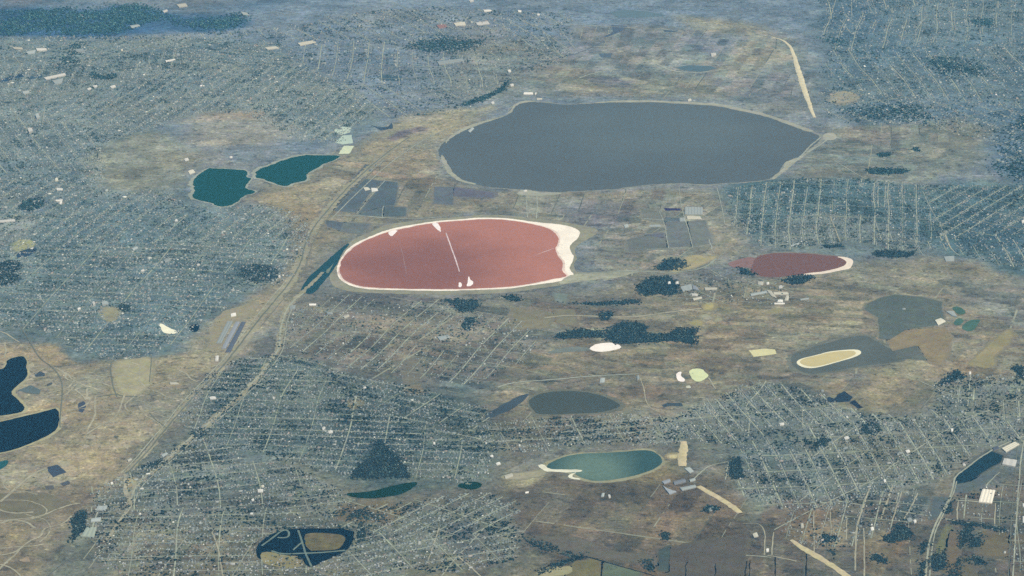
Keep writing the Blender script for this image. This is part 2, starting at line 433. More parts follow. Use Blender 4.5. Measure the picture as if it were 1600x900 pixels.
# ================================================================== THE PLAIN
# land cover: (outline, colour as seen, soft edge in m, strength) painted from large to small
LAND = [
 # far strip and far towns, haze blue put into the ground colour
 ([(-300,-80),(1900,-80),(1900,150),(-300,150)], (110,131,146), 900, 1),
 ([(-300,10),(60,8),(150,10),(240,8),(300,22),(395,16),(500,-5),(560,-60),(-300,-60)], (84,116,138), 260, .85),
 ([(-60,18),(60,12),(230,10),(262,24),(385,20),(392,44),(300,48),(250,50),(170,56),(120,62),(40,60),(-60,62)], (58,106,140), 120, 1),
 ([(150,-30),(430,-30),(400,6),(300,8),(160,6)], (128,135,142), 150, .6),
 ([(10,-10),(60,-5),(48,10),(20,12)], (128,124,132), 150, .8),
 # the dense western town
 ([(-200,70),(250,58),(430,60),(480,110),(560,150),(600,178),(520,228),(440,215),(380,180),(310,176),(240,205),(210,230),(260,280),(300,325),(420,315),(480,330),(472,400),(430,440),(345,480),(292,538),(200,572),(120,560),(60,520),(-200,505)], (108,127,131), 160, .95),
 ([(-100,330),(60,300),(300,340),(470,345),(470,400),(430,440),(340,480),(290,540),(200,568),(120,556),(60,516),(-100,500)], (92,117,124), 200, .85),
 ([(300,180),(360,172),(430,185),(460,205),(430,225),(330,232),(290,210)], (144,138,130), 140, .85),
 ([(318,178),(390,172),(420,180),(370,190),(320,192)], (154,136,124), 80, .75),
 ([(150,228),(250,208),(300,225),(310,262),(300,295),(240,305),(170,300),(140,262)], (136,135,124), 140, .85),
 ([(-20,345),(55,338),(60,372),(-20,388)], (128,140,140), 70, .7),
 ([(30,305),(70,303),(72,330),(34,333)], (86,106,126), 50, .8),
 # dry corridor from the teal lakes to the lower left
 ([(380,300),(420,270),(520,250),(560,230),(600,200),(690,175),(790,160),(720,212),(690,235),(700,275),(760,300),(740,340),(600,352),(545,378),(500,430),(470,462),(430,500),(380,520),(360,490),(440,440),(475,400),(480,335),(420,318)], (140,129,115), 130, .95),
 ([(400,300),(470,288),(530,268),(590,235),(560,270),(505,330),(480,335),(420,318)], (150,136,118), 90, .85),
 ([(440,320),(495,325),(490,400),(470,440),(430,470),(440,440),(472,400)], (128,115,106), 80, .6),
 ([(580,255),(650,236),(690,262),(690,290),(625,300),(622,284),(570,278)], (141,124,112), 80, .7),
 ([(622,284),(690,290),(680,318),(640,320),(616,308)], (134,124,114), 60, .8),
 ([(590,205),(640,186),(720,170),(790,158),(720,196),(680,226),(650,236),(600,230)], (154,146,128), 90, .75),
 ([(600,190),(660,178),(690,184),(640,200)], (150,142,132), 60, .7),
 ([(612,214),(640,206),(668,205),(660,218),(630,226),(612,228)], (113,104,116), 40, .9),
 # dry land round the big grey lake, north side
 ([(660,120),(760,60),(860,60),(900,100),(1000,80),(1250,60),(1300,150),(1250,185),(1120,160),(900,158),(820,156),(700,160)], (124,130,128), 300, .85),
 ([(700,28),(800,40),(770,80),(720,70)], (133,132,134), 120, .6),
 ([(900,38),(980,42),(1060,48),(1100,50),(1150,70),(1070,82),(980,90),(920,78),(880,60)], (119,125,127), 140, .7),
 ([(1040,20),(1110,22),(1190,40),(1240,70),(1200,105),(1130,112),(1120,70)], (140,137,126), 160, .8),
 ([(830,110),(910,105),(960,120),(1100,118),(1180,125),(1140,150),(1000,152),(880,150)], (130,128,119), 150, .75),
 ([(920,120),(985,122),(980,138),(925,136)], (106,112,126), 60, .7),
 ([(1060,48),(1160,55),(1150,80),(1080,84)], (104,119,134), 90, .7),
 ([(940,76),(1140,84),(1130,98),(960,96)], (129,134,132), 70, .6),
 ([(1100,112),(1260,118),(1268,170),(1150,152)], (114,121,130), 120, .6),
 # north east hazy settlement
 ([(1270,-60),(1900,-60),(1900,230),(1600,200),(1300,195),(1285,120)], (88,118,131), 240, .9),
 ([(1285,0),(1375,0),(1370,50),(1330,60),(1290,45)], (82,115,134), 130, .8),
 ([(1540,165),(1900,150),(1900,345),(1620,330),(1560,285),(1535,215)], (84,116,135), 160, .9),
 ([(1290,170),(1420,150),(1560,150),(1540,190),(1300,196)], (96,124,140), 110, .7),
 ([(1300,196),(1540,180),(1545,250),(1450,285),(1300,282),(1235,270),(1290,220)], (122,125,119), 140, .9),
 ([(1310,200),(1400,205),(1420,222),(1320,225)], (134,128,126), 80, .6),
 ([(1294,158),(1300,143),(1340,146),(1342,156),(1310,161)], (150,141,128), 30, .9),
 # plain between the two large lakes
 ([(700,296),(900,304),(1060,292),(1130,296),(1140,330),(1180,395),(1130,410),(1000,440),(930,440),(935,370),(860,346),(740,340)], (134,129,119), 120, .95),
 ([(690,292),(720,286),(775,300),(770,312),(700,318)], (100,108,118), 40, .9),
 ([(860,320),(960,312),(1020,330),(960,360),(920,360)], (110,112,122), 120, .7),
 ([(905,370),(1000,350),(1030,395),(960,412),(915,405)], (127,122,116), 90, .7),
 ([(885,425),(990,424),(970,436),(890,446)], (145,145,134), 40, .8),
 ([(1000,300),(1060,292),(1065,325),(1000,330)], (122,121,118), 60, .6),
 # east town with tree rows
 ([(1110,292),(1230,278),(1330,272),(1430,288),(1560,280),(1900,320),(1900,470),(1620,440),(1500,400),(1400,392),(1200,392),(1140,340)], (76,109,119), 120, .95),
 ([(1190,345),(1320,335),(1460,370),(1500,400),(1340,395),(1200,392)], (110,122,124), 90, .8),
 ([(1495,300),(1640,290),(1640,420),(1560,415),(1500,375)], (68,102,118), 140, .7),
 # olive and brown plain in the middle right
 ([(1000,440),(1180,440),(1340,405),(1500,405),(1640,450),(1640,600),(1440,640),(1260,600),(1180,590),(1090,640),(960,690),(760,700),(760,600),(800,500),(900,470)], (131,121,109), 140, 1),
 ([(1330,420),(1500,410),(1520,450),(1400,462),(1330,450)], (126,122,112), 90, .8),
 ([(1470,420),(1640,440),(1640,520),(1540,490),(1480,470)], (110,115,117), 120, .7),
 ([(1190,480),(1340,490),(1380,525),(1250,535),(1180,510)], (134,124,110), 110, .7),
 ([(1100,490),(1200,520),(1160,540),(1100,530)], (129,116,104), 70, .6),
 ([(1235,605),(1350,580),(1440,600),(1390,640),(1330,650),(1260,640)], (131,120,104), 90, .8),
 ([(1320,585),(1365,585),(1355,615),(1325,610)], (110,112,113), 50, .8),
 ([(1500,540),(1580,510),(1590,545),(1540,585),(1490,578)], (131,117,104), 70, .7),
 # brown plain in the centre
 ([(470,470),(540,458),(800,455),(1000,470),(1000,500),(860,525),(830,560),(790,600),(760,610),(640,590),(560,585),(500,560),(440,560),(450,500)], (117,113,109), 130, .95),
 ([(560,490),(700,480),(760,520),(740,560),(650,590),(560,560)], (124,114,106), 110, .7),
 ([(520,460),(690,458),(680,470),(540,476)], (107,103,108), 60, .7),
 ([(800,480),(900,485),(905,510),(850,525),(800,510)], (130,120,108), 60, .6),
 ([(780,560),(1060,545),(1170,560),(1120,600),(1000,590),(800,600)], (138,122,106), 90, .85),
 ([(800,605),(1000,590),(1100,605),(1060,635),(980,640),(940,620),(830,618)], (121,109,101), 70, .8),
 ([(760,640),(830,650),(1000,645),(1060,650),(960,690),(800,700),(760,690)], (108,111,108), 70, .8),
 # central town
 ([(330,585),(440,545),(560,590),(760,610),(770,640),(780,700),(750,760),(640,760),(540,760),(430,720),(330,700),(290,670)], (88,103,105), 110, .95),
 ([(520,660),(580,640),(660,680),(650,745),(540,748)], (72,92,100), 90, .8),
 # lower left bare ground
 ([(-200,525),(60,530),(90,572),(140,565),(200,570),(290,545),(345,500),(400,462),(440,470),(380,540),(300,610),(262,678),(200,735),(140,780),(100,840),(60,920),(-200,920)], (150,134,116), 110, 1),
 ([(60,535),(90,532),(122,566),(82,574)], (152,133,112), 40, .8),
 ([(178,566),(235,558),(237,590),(230,606),(212,618),(188,617)], (157,145,118), 30, .9),
 ([(235,560),(290,548),(320,520),(340,540),(280,590),(245,600)], (151,140,118), 60, .7),
 ([(120,590),(180,560),(180,615),(140,618)], (128,129,119), 60, .7),
 ([(190,622),(290,600),(330,620),(270,665),(230,660)], (117,117,112), 60, .8),
 ([(30,640),(88,618),(90,632),(40,646)], (167,146,120), 30, .9),
 ([(90,670),(180,650),(250,690),(200,720),(110,720),(60,710)], (164,143,118), 70, .8),
 ([(-50,770),(110,760),(180,750),(110,830),(30,900),(-50,900)], (126,110,100), 90, .85),
 ([(90,870),(150,885),(140,910),(80,910)], (84,90,100), 40, .8),
 ([(0,815),(30,812),(55,835),(20,840)], (148,128,104), 40, .7),
 # lower centre and lower left settlement ground
 ([(200,740),(300,670),(430,720),(540,760),(560,800),(640,790),(780,760),(840,800),(820,860),(700,920),(60,920),(110,850),(140,800)], (110,112,106), 90, .95),
 ([(200,690),(290,680),(420,700),(430,760),(390,800),(300,830),(220,800)], (96,108,110), 80, .7),
 ([(350,830),(430,860),(540,880),(600,920),(200,920),(240,880)], (117,107,96), 70, .7),
 ([(520,775),(640,780),(620,812),(520,818)], (123,105,90), 50, .9),
 ([(640,860),(760,850),(760,910),(620,910)], (124,112,97), 80, .7),
 ([(200,880),(300,885),(290,910),(180,910)], (126,112,98), 50, .6),
 # brown fields in the lower middle
 ([(780,740),(850,735),(1010,745),(1060,730),(1165,745),(1170,800),(1160,860),(1150,920),(1040,920),(900,880),(810,830),(790,780)], (105,92,88), 60, 1),
 ([(870,800),(980,790),(1040,830),(1000,860),(880,850)], (108,94,88), 80, .7),
 ([(1048,850),(1165,830),(1160,920),(1048,920)], (106,96,92), 60, .8),
 ([(900,840),(950,840),(960,865),(905,862)], (108,100,99), 50, .7),
 ([(780,738),(850,727),(860,742),(800,752)], (148,135,112), 30, .8),
 ([(1000,745),(1065,690),(1085,730),(1060,760),(1000,765)], (131,113,94), 40, .8),
 # lower right
 ([(1080,640),(1180,590),(1260,600),(1330,650),(1440,640),(1480,590),(1640,570),(1640,700),(1500,700),(1450,760),(1330,780),(1200,800),(1165,780),(1150,720),(1060,690),(1000,680)], (112,118,114), 80, .95),
 ([(1140,680),(1260,690),(1220,740),(1150,735)], (100,113,114), 60, .6),
 ([(1300,690),(1400,690),(1380,760),(1290,770)], (111,110,103), 70, .7),
 ([(1165,800),(1330,780),(1470,770),(1490,760),(1640,740),(1640,920),(1150,920)], (102,96,94), 70, .95),
 ([(1205,820),(1340,800),(1350,860),(1240,850)], (121,103,92), 60, .7),
 ([(1350,860),(1395,848),(1430,846),(1425,880),(1380,920),(1340,900)], (128,104,90), 30, .9),
 ([(1420,770),(1480,775),(1460,830),(1420,838)], (86,98,104), 40, .8),
 ([(1490,745),(1560,700),(1610,690),(1610,760),(1500,765)], (96,104,108), 40, .9),
]
ys_, xs_ = Y0 + np.arange(NY) * CELL, X0 + np.arange(NX) * CELL
GX, GY = np.meshgrid(xs_, ys_)
PX, PY = to_px(GX, GY)
base = np.zeros((NY, NX, 3), np.float32)
g0 = np.array([alb((112, 131, 145), 31), alb((118, 121, 122), 450), alb((115, 104, 95), 869)])
for k in range(3):
    base[:, :, k] = np.interp(PY, [31, 450, 869], g0[:, k])
warp = [noise(700, 5, 11) * 90, noise(700, 5, 12) * 90]
for i, (poly, rgb, soft, s) in enumerate(LAND):
    m = blur(raster(chaikin(G(poly), 1)), soft)
    # ragged edge: read the mask through a warp of the ground
    m = at(m, GX + warp[0] * 1.3, GY + warp[1] * 2.2)
    a = np.array(alb(rgb, mid_y(poly)), np.float32)
    w = (np.clip(m * 1.25 - .12 + .10 * noise(400, 4, 100 + i) * (m > .02) * (m < .98), 0, 1) * s)[:, :, None]
    base = base * (1 - w) + a * w
# natural variation: dry patches, greener patches, streaks
n1, n2, n3 = noise(1500, 6, 21), noise(500, 5, 22), noise(160, 3, 23)
base *= (1 + .10 * n1 + .13 * n2 + .18 * n3)[:, :, None]
hue = noise(900, 6, 24)
base[:, :, 0] *= 1 + .05 * hue
base[:, :, 2] *= 1 - .07 * hue
# patchwork of irregular plots, some bare and tan, some overgrown and bluish
def patchwork(n, seed, amp, hue_amp):
    r = np.random.default_rng(seed)
    qx, qy = r.uniform(X0, X1, n), r.uniform(Y0, Y1, n)
    t, h = np.clip(r.normal(0, 1, n), -2, 2), np.clip(r.normal(0, 1, n), -2, 2)
    size = 500.0
    wx, wy = GX + warp[0] * .6, GY + warp[1] * .6
    best, idx = np.full((NY, NX), 1e18), np.zeros((NY, NX), int)
    for k in range(n):
        i0, i1 = np.searchsorted(xs_, [qx[k] - size, qx[k] + size])
        j0, j1 = np.searchsorted(ys_, [qy[k] - size, qy[k] + size])
        if i0 >= i1 or j0 >= j1: continue
        sl_ = (slice(j0, j1), slice(i0, i1))
        d = (wx[sl_] - qx[k]) ** 2 + (wy[sl_] - qy[k]) ** 2
        b = d < best[sl_]
        best[sl_][b] = d[b]
        idx[sl_][b] = k
    return 1 + t[idx] * amp, 1 + h[idx] * hue_amp
pt, ph_ = patchwork(2600, 31, .085, .025)
base *= pt[:, :, None]
base[:, :, 0] *= ph_
base[:, :, 2] /= ph_ ** 1.2
# farmland parcels: every neighbourhood has its own direction and parcel size
FARM = np.zeros((NY, NX), bool)
for q in ([(470,470),(800,455),(1000,470),(1340,420),(1640,440),(1640,590),(1440,640),(1260,600),(1090,640),(960,690),(760,650),(560,585),(440,560)],
          [(700,296),(1060,292),(1140,330),(1150,410),(930,440),(860,346)],
          [(700,100),(900,40),(1250,50),(1290,150),(900,156)], [(1300,196),(1540,180),(1450,285),(1235,270)],
          [(800,770),(1165,745),(1640,760),(1640,920),(700,920)], [(520,240),(690,250),(700,330),(480,340)], [(130,780),(300,690),(540,800),(500,910),(60,910)]):
    FARM |= raster(G(q))
FW = blur(FARM, 150)
ns = 60
r_ = np.random.default_rng(5)
sx, sy = r_.uniform(X0, X1, ns), r_.uniform(Y0, Y1, ns)
ang = np.radians(r_.choice([-24, -18, -8, 62, 70, 80], ns)) + r_.normal(0, .06, ns)
siz = r_.uniform(.7, 1.6, ns)
d2 = np.full((NY, NX), 1e18)
reg = np.zeros((NY, NX), int)
for k in range(ns):
    q = (GX - sx[k]) ** 2 + (GY - sy[k]) ** 2
    b = q < d2
    d2[b] = q[b]
    reg[b] = k
ca, sa = np.cos(ang[reg]), np.sin(ang[reg])
pu, pv = (GX * ca + GY * sa) / (110 * siz[reg]), (-GX * sa + GY * ca) / (330 * siz[reg])
cell = (np.floor(pu).astype(int) * 7919 + np.floor(pv).astype(int) * 104729 + reg * 31) % 4093
tone = r_.normal(0, 1, 4093)[cell]
tone2 = r_.normal(0, 1, 4093)[cell]
base *= (1 + np.clip(tone, -1.6, 1.6) * .19 * FW)[:, :, None]
base[:, :, 0] *= 1 + np.clip(tone2, -1.6, 1.6) * .05 * FW
base *= (1 + np.array([.05, .035, .045])[None, None] * FW[:, :, None])
base = np.clip(base, .012, .7)

def make_ground():
    far = [EXT, 70000.0, 36000.0, 20000.0, 12000.0, 8500.0]
    xs = np.concatenate([[-f for f in far], xs_, far[::-1]])
    ys = np.concatenate([[-EXT, -60000.0, -20000.0, 0.0, 8000.0, 12000.0], ys_, [38000.0, 45000.0, 60000.0, 100000.0, EXT]])
    xx, yy = np.meshgrid(xs, ys)
    nx, ny = len(xs), len(ys)
    v = np.column_stack([xx.ravel(), yy.ravel(), np.zeros(nx * ny)])
    j, i = np.meshgrid(np.arange(ny - 1), np.arange(nx - 1), indexing='ij')
    a = (j * nx + i).ravel()
    f = np.column_stack([a, a + 1, a + nx + 1, a + nx])
    c = base[np.clip(np.arange(ny) - 6, 0, NY - 1)][:, np.clip(np.arange(nx) - 6, 0, NX - 1)]
    m = mat("dry_plain", (1, 1, 1), var=.17, scales=(22, 70, 300), warm=.05, attr='tint', spec=.05, bump=.12, specks=True)
    put(bpy.data.objects.new('ground', np_mesh('ground', v, f, [m], colors=c.reshape(-1, 3))), "wide dry brown and grey plain under the whole scene", None, 'structure')
make_ground()

# thin tracks and hedge lines along the parcels
def parcel_lines(name, label, prob, width, m, z, seed, across):
    r = np.random.default_rng(seed)
    vs, off = [], 0
    for k in range(ns):
        c_, s_ = math.cos(ang[k]), math.sin(ang[k])
        R = 1900.0
        step = (330 if across else 110) * siz[k]
        for ln in np.arange(-R, R, step):
            if r.uniform() > prob: continue
            g = np.floor((sx[k] * (-s_ if across else c_) + sy[k] * (c_ if across else s_) + ln) / step) * step
            u0, L = r.uniform(-R, R * .6), r.uniform(250, 1500)
            u = np.arange(u0, u0 + L, 35.0)
            t0 = sx[k] * (c_ if across else -s_) + sy[k] * (s_ if across else c_)
            u = u + t0
            w = width * r.uniform(.6, 1.3)
            gg = g + 3 * np.cumsum(r.normal(0, 1, len(u))) * .35
            if across: x, y = u * c_ - gg * s_, u * s_ + gg * c_
            else: x, y = gg * c_ - u * s_, gg * s_ + u * c_
            ok = at(FARM, x, y) & (at(reg, x, y) == k) & (r.uniform(0, 1, len(u)) < .93)
            nx_, ny_ = (-s_, c_) if across else (c_, s_)
            for i in np.nonzero(ok[:-1] & ok[1:])[0]:
                h = w / 2
                vs.append([(x[i] - nx_ * h, y[i] - ny_ * h, z), (x[i + 1] - nx_ * h, y[i + 1] - ny_ * h, z), (x[i + 1] + nx_ * h, y[i + 1] + ny_ * h, z), (x[i] + nx_ * h, y[i] + ny_ * h, z)])
    v = np.array(vs).reshape(-1, 3)
    put(bpy.data.objects.new(name, np_mesh(name, v, np.arange(len(v)).reshape(-1, 4), [m])), label, None, 'structure')
_pale = mat("field_track_dust", alb((150, 144, 128), 550), var=.2, scales=(70, 260))
_dark = mat("field_margin_weeds", alb((92, 96, 98), 550), var=.2, scales=(70, 260))
parcel_lines('field_tracks', "faint pale tracks between the parcels of the dry plain", .75, 7.0, _pale, .30, 3, False)
parcel_lines('field_tracks', "faint pale cross tracks between the parcels of the dry plain", .7, 13.0, _pale, .35, 4, True)
parcel_lines('field_margins', "dark weedy margins between the parcels of the dry plain", .5, 8.0, _dark, .25, 5, False)

# ================================================================== LAKES, PONDS, SALT
def M(name, rgb, py, **k):
    return mat(name, alb(rgb, py), **k)
def water(name, rgb, py, **k):
    k.setdefault('var', .13)
    k.setdefault('scales', (15, 45))
    return mat(name, alb(rgb, py, 1, True, .004), rough=.4, spec=.03, bump=.05, **k)

GREY = [(707,212),(720,202),(750,192),(785,184),(797,176),(802,166),(815,160),(840,159),(860,162),(890,164),(920,162),(962,159),(1025,159),(1062,161),(1125,164),(1150,170),(1200,181),(1237,194),(1270,206),(1284,214),(1279,224),(1265,232),(1250,246),(1226,254),(1222,266),(1222,272),(1200,281),(1180,284),(1150,285),(1100,289),(1062,285),(1025,289),(985,291),(960,296),(910,299),(872,301),(835,298),(800,295),(750,291),(728,283),(715,279),(702,268),(695,256),(682,242),(687,230)]
GREY_SHORE = [(690,214),(705,200),(735,186),(770,176),(785,164),(812,153),(860,157),(930,157),(1000,155),(1070,156),(1130,160),(1205,177),(1275,202),(1296,210),(1290,220),(1262,240),(1252,252),(1240,268),(1222,277),(1190,286),(1110,292),(1040,292),(960,299),(890,305),(830,305),(760,299),(720,290),(695,278),(682,258),(664,238),(672,226)]
mud = M("grey_shore_mud", (136,138,134), 200, var=.2, scales=(50, 260), warm=.05)
gc = gp(985, 228)
gl = np.array(G(GREY))
sheet('lake', GREY, 1.0, water("grey_lake_water", (97,115,128), 225, var=.07, scales=(16, 50, 900), ellipse=(gc[0] + 250, gc[1] + 500, 1900, 1700, alb((103,122,134), 225, 1, True), .25)),
      "large calm blue-grey lake, the biggest water in the scene", amp=15)
pale = M("pale_shore_sand", (158,155,142), 290, var=.15, warm=.04)
for q, l in (([(812,298),(826,296),(835,299),(850,301),(872,301),(880,303),(860,306),(830,306),(806,304)], "pale sandy beach at the head of the two tracks on the grey lake"),
             ([(1222,266),(1224,254),(1240,248),(1254,245),(1264,236),(1274,227),(1277,226),(1259,243),(1243,254),(1225,269),(1210,281),(1204,280)], "pale yellowish beach at the eastern corner of the grey lake"),
             ([(786,183),(799,173),(804,163),(818,157),(842,158),(815,161),(803,168),(798,178),(750,194),(722,206),(706,216),(697,226),(696,220),(715,204),(748,191)], "pale beach along the western end of the grey lake"),
             ([(920,162),(962,157),(1025,157),(1062,159),(1125,162),(1150,168),(1200,178),(1240,193),(1272,204),(1268,207),(1235,196),(1200,183),(1150,172),(1125,166),(1062,162),(1025,160),(962,160)], "thin pale beach along the far side of the grey lake"),
             ([(688,248),(690,240),(696,252),(704,266),(716,278),(740,286),(745,289),(724,286),(709,279),(698,269)], "pale crusted beach on the near western bend of the grey lake"),
             ([(1284,212),(1296,206),(1310,212),(1304,219),(1290,220)], "pale bare ground at the eastern tip of the grey lake")):
    sheet('lake_beach', q, 1.5, pale, l, amp=9, smooth=1)

sheet('sand_spit', [(890,432),(915,427),(950,424),(990,421),(1002,424),(985,428),(962,434),(930,438),(896,442),(870,445)], 1.1, M('grey_spit_sand', (158,154,136), 430, var=.22, warm=.04), 'pale sand spit trailing to the right from the pink lake', amp=14, smooth=1)
PINK = [(530,426),(532,412),(539,400),(550,388),(562,381),(575,374),(607,362),(645,354),(675,349),(720,345),(760,342),(800,345),(837,351),(858,357),(869,366),(874,373),(871,381),(867,390),(871,401),(880,410),(877,420),(882,428),(889,432),(862,437),(825,444),(790,449),(740,451),(690,452),(620,451),(570,449),(548,443),(536,436)]
PINK_SHORE = [(524,428),(526,411),(533,397),(546,383),(560,376),(577,368),(605,356),(645,349),(675,344),(720,341),(762,338),(802,340),(838,346),(882,351),(907,360),(905,371),(893,381),(889,391),(899,405),(888,420),(900,432),(880,439),(840,446),(792,453),(740,455),(690,457),(620,455),(565,453),(540,447),(529,438)]
PINK_OUT = [(512,432),(517,412),(528,394),(542,379),(560,371),(580,362),(605,351),(645,345),(690,341),(762,335),(802,337),(838,342),(884,347),(930,356),(936,361),(928,370),(905,380),(896,391),(902,404),(895,418),(905,428),(990,422),(960,433),(905,441),(870,446),(800,458),(700,461),(620,459),(560,458),(530,452),(518,444)]
sheet('lake_shore', PINK_OUT, .5, M("pink_lake_mud", (144,137,122), 400, var=.16, warm=.05), "grey-brown mud flat round the large pink lake", amp=8)
PS = np.array(G(PINK_SHORE))
_pw = np.array(G(PINK))
for _i in range(len(PS)):                      # the crust is thin except at the right-hand end
    _d = _pw[np.argmin(((_pw - PS[_i]) ** 2).sum(1))]
    if not (875 < PINK_SHORE[_i][0] < 910): PS[_i] += (_d - PS[_i]) * .38
sheet('salt_crust', None, .9, M("salt_crust", (244,238,200), 400, var=.08, scales=(40, 200)), "cream salt crust ringing the large pink lake, widest at its eastern end", ready=ragged(chaikin(PS, 2), 15, 6))
pc = gp(690, 408)
sheet('lake', PINK, 1.3, water("pink_lake_water", (184,132,128), 400, var=.07, scales=(15, 45, 500), ellipse=(pc[0] - 200, pc[1] - 150, 1250, 1500, alb((146,109,113), 400, 1, True), .2)),
      "large pink salt lake with a white crust around it", amp=6)
salt = M("white_salt", (246,236,214), 380, var=.08)
for q, l in (([(674,349),(684,348),(688,354),(690,364),(683,359),(677,353)], "white salt tongue at the far edge of the pink lake, above the line of old posts"),
             ([(606,362),(622,359),(617,365),(612,370),(608,368)], "white salt tongue on the far left edge of the pink lake"),
             ([(728,448),(731,441),(732,430),(735,438),(740,440),(737,447)], "white salt heap on the near edge of the pink lake"),
             ([(716,449),(718,441),(721,442),(722,449)], "smaller white salt heap on the near edge of the pink lake")):
    sheet('salt_bar', q, 1.8, salt, l, amp=3, smooth=1, step=10)
ribbon('old_causeway', [(696,364),(702,378),(709,398),(714,412),(718,425)], [7, 11, 9, 10, 6], 1.7, M("old_causeway_salt", (226,190,184), 395, var=.2), "thin whitish line of an old causeway across the pink lake", h=.5)
ribbon('old_causeway', [(626,385),(631,405),(635,428)], [3, 5, 3], 1.7, M("faint_causeway_salt", (176,128,130), 405), "faint pale streak across the left half of the pink lake")
ribbon('salt_crust', [(838,398),(850,394),(866,388)], [3, 9, 5], 1.7, M("drifting_salt", (226,180,172), 392), "faint pale salt drift inside the right end of the pink lake")

RED = [(1172,424),(1176,414),(1180,401),(1200,396),(1247,395),(1290,399),(1318,402),(1326,410),(1320,419),(1290,426),(1250,429),(1212,434),(1186,433)]
sheet('salt_crust', [(1306,401),(1322,402),(1333,406),(1334,412),(1328,420),(1318,422),(1290,428),(1252,431),(1254,428),(1290,424),(1316,417),(1324,411),(1318,405)], 1.6, M("pinkish_salt", (236,206,180), 412, var=.1), "white salt rim at the right end of the small red lake", amp=4, smooth=1)
sheet('salt_flat', [(1135,412),(1150,407),(1180,400),(1182,414),(1176,420),(1160,417),(1146,419)], .9, M("pink_salt_flat", (156,106,108), 411, var=.15), "dull pink dried flat at the left end of the small red lake", amp=6)
sheet('lake', RED, 1.2, water("red_lake_water", (124,103,110), 412), "small dark red salt lake in front of the tree-lined town", amp=9)

TEAL1 = [(315,269),(325,261),(335,264),(360,264),(380,265),(387,271),(384,277),(396,279),(385,285),(381,296),(397,298),(396,302),(380,305),(375,316),(360,321),(342,324),(325,317),(307,312),(299,307),(304,300),(301,287),(305,279)]
TEAL2 = [(399,266),(425,258),(450,248),(470,243),(500,243),(534,243),(528,248),(520,252),(505,258),(498,262),(488,267),(479,273),(480,280),(472,284),(458,286),(447,291),(436,290),(428,285),(412,281),(400,279)]
teal = water("teal_water", (38,95,108), 275, scales=(15, 50))
tan_shore = M("tan_lake_shore", (140,128,117), 280)
sheet('lake', TEAL1, 1.0, teal, "rounded dark teal lake, left of the two beside the western town", amp=15, smooth=1)
sheet('lake', TEAL2, 1.0, teal, "long dark teal lake narrowing to the right, below the pale settling ponds", amp=15, smooth=1)

deep = water("deep_blue_water", (14,63,79), 630, scales=(14, 50))
R1 = [(-60,585),(0,578),(10,572),(11,561),(37,555),(41,562),(40,573),(43,582),(41,590),(34,597),(26,604),(17,614),(28,623),(38,634),(38,643),(20,647),(0,650),(-60,652)]
R2 = [(-60,672),(0,660),(30,652),(70,643),(92,636),(93,664),(85,676),(50,693),(27,702),(0,708),(-60,712)]
R3 = [(-40,724),(0,722),(12,718),(14,723),(6,731),(-2,736),(-40,738)]
tan2 = M("pale_reservoir_bank", (168,152,122), 640)
sheet('reservoir', R1, 1.0, deep, "upper dark blue reservoir at the left edge with a bay on its right side", amp=6, smooth=1)
sheet('reservoir', R2, 1.0, deep, "lower dark blue reservoir at the left edge, straight along its upper bank", amp=4, smooth=1)
sheet('reservoir', R3, 1.0, water("small_reservoir_water", (50,104,116), 727), "smallest teal pool at the left edge, below the two reservoirs", amp=4, smooth=1)

GREEN = [(852,729),(868,719),(895,710),(940,707),(975,706),(1010,702),(1030,710),(1036,722),(1022,734),(980,747),(932,753),(908,747),(893,738),(862,734)]
ec = gp(930, 730)
sheet('lake', GREEN, 1.0, water("green_lake_water", (66,102,112), 730, ellipse=(ec[0], ec[1], 430, 540, alb((108,136,133), 730, 1, True), .2)), "milky green lake with a white spit on its left side", amp=5)
spit = M("white_spit_sand", (222,212,180), 735)
for q, l in (([(838,728),(850,725),(856,733),(880,734),(908,734),(911,737),(890,739),(862,737),(853,738)], "white sand spit reaching into the green lake from its left end"),
             ([(888,746),(890,741),(903,738),(895,742),(894,746),(906,748),(907,750),(894,749)], "hooked white sand bar below the spit of the green lake")):
    sheet('sand_spit', q, 1.5, spit, l, amp=3, smooth=1, step=8)

OL = [(823,629),(832,620),(850,613),(900,610),(945,619),(968,631),(970,636),(940,645),(900,647),(840,648),(832,640)]
sheet('dry_lake', OL, 1.0, M("olive_mud", (74,84,90), 630, var=.07, scales=(60, 300)), "flat olive-grey shallow pan near the middle of the plain", amp=6)

pond_dark = water("pond_water", (34,76,86), 768)
sheet('pond', [(540,771),(560,770),(585,767),(610,760),(635,754),(656,752),(648,760),(636,768),(618,775),(590,779),(560,779),(546,776)], 1.0, pond_dark, "long dark crescent pond below the triangular wood", amp=6)
sheet('pond', [(712,760),(722,754),(738,752),(752,754),(753,760),(744,765),(728,765)], 1.0, pond_dark, "short dark oval pond right of the crescent pond", amp=5)
sheet('pond', [(295,511),(303,506),(313,507),(312,515),(305,520),(297,517)], 1.0, water("black_pond_water", (30,66,88), 513), "small dark pond at the edge of the western town, right of a white salt patch", amp=4)
chan = water("channel_water", (46,92,110), 420)
sheet('channel', [(545,379),(533,388),(520,399),(508,410),(494,422),(482,433),(473,446),(471,456),(484,460),(494,457),(501,446),(513,434),(519,424),(528,410),(534,396),(546,384)], 1.4, chan, "dark reed-lined channel along the left shore of the pink lake", amp=6)
sheet('mud_island', [(508,424),(518,416),(523,408),(518,420),(512,429)], 1.7, M("channel_mud", (120,128,118), 420), "pale mud bank inside the dark channel by the pink lake", amp=3, smooth=1)
sheet('pond', [(752,652),(770,641),(790,630),(815,618),(828,614),(822,624),(808,634),(785,646),(765,655)], 1.0, M("wet_dark_ground", (68,84,100), 640, var=.15), "dark wet hollow at the left end of the olive pan", amp=8)

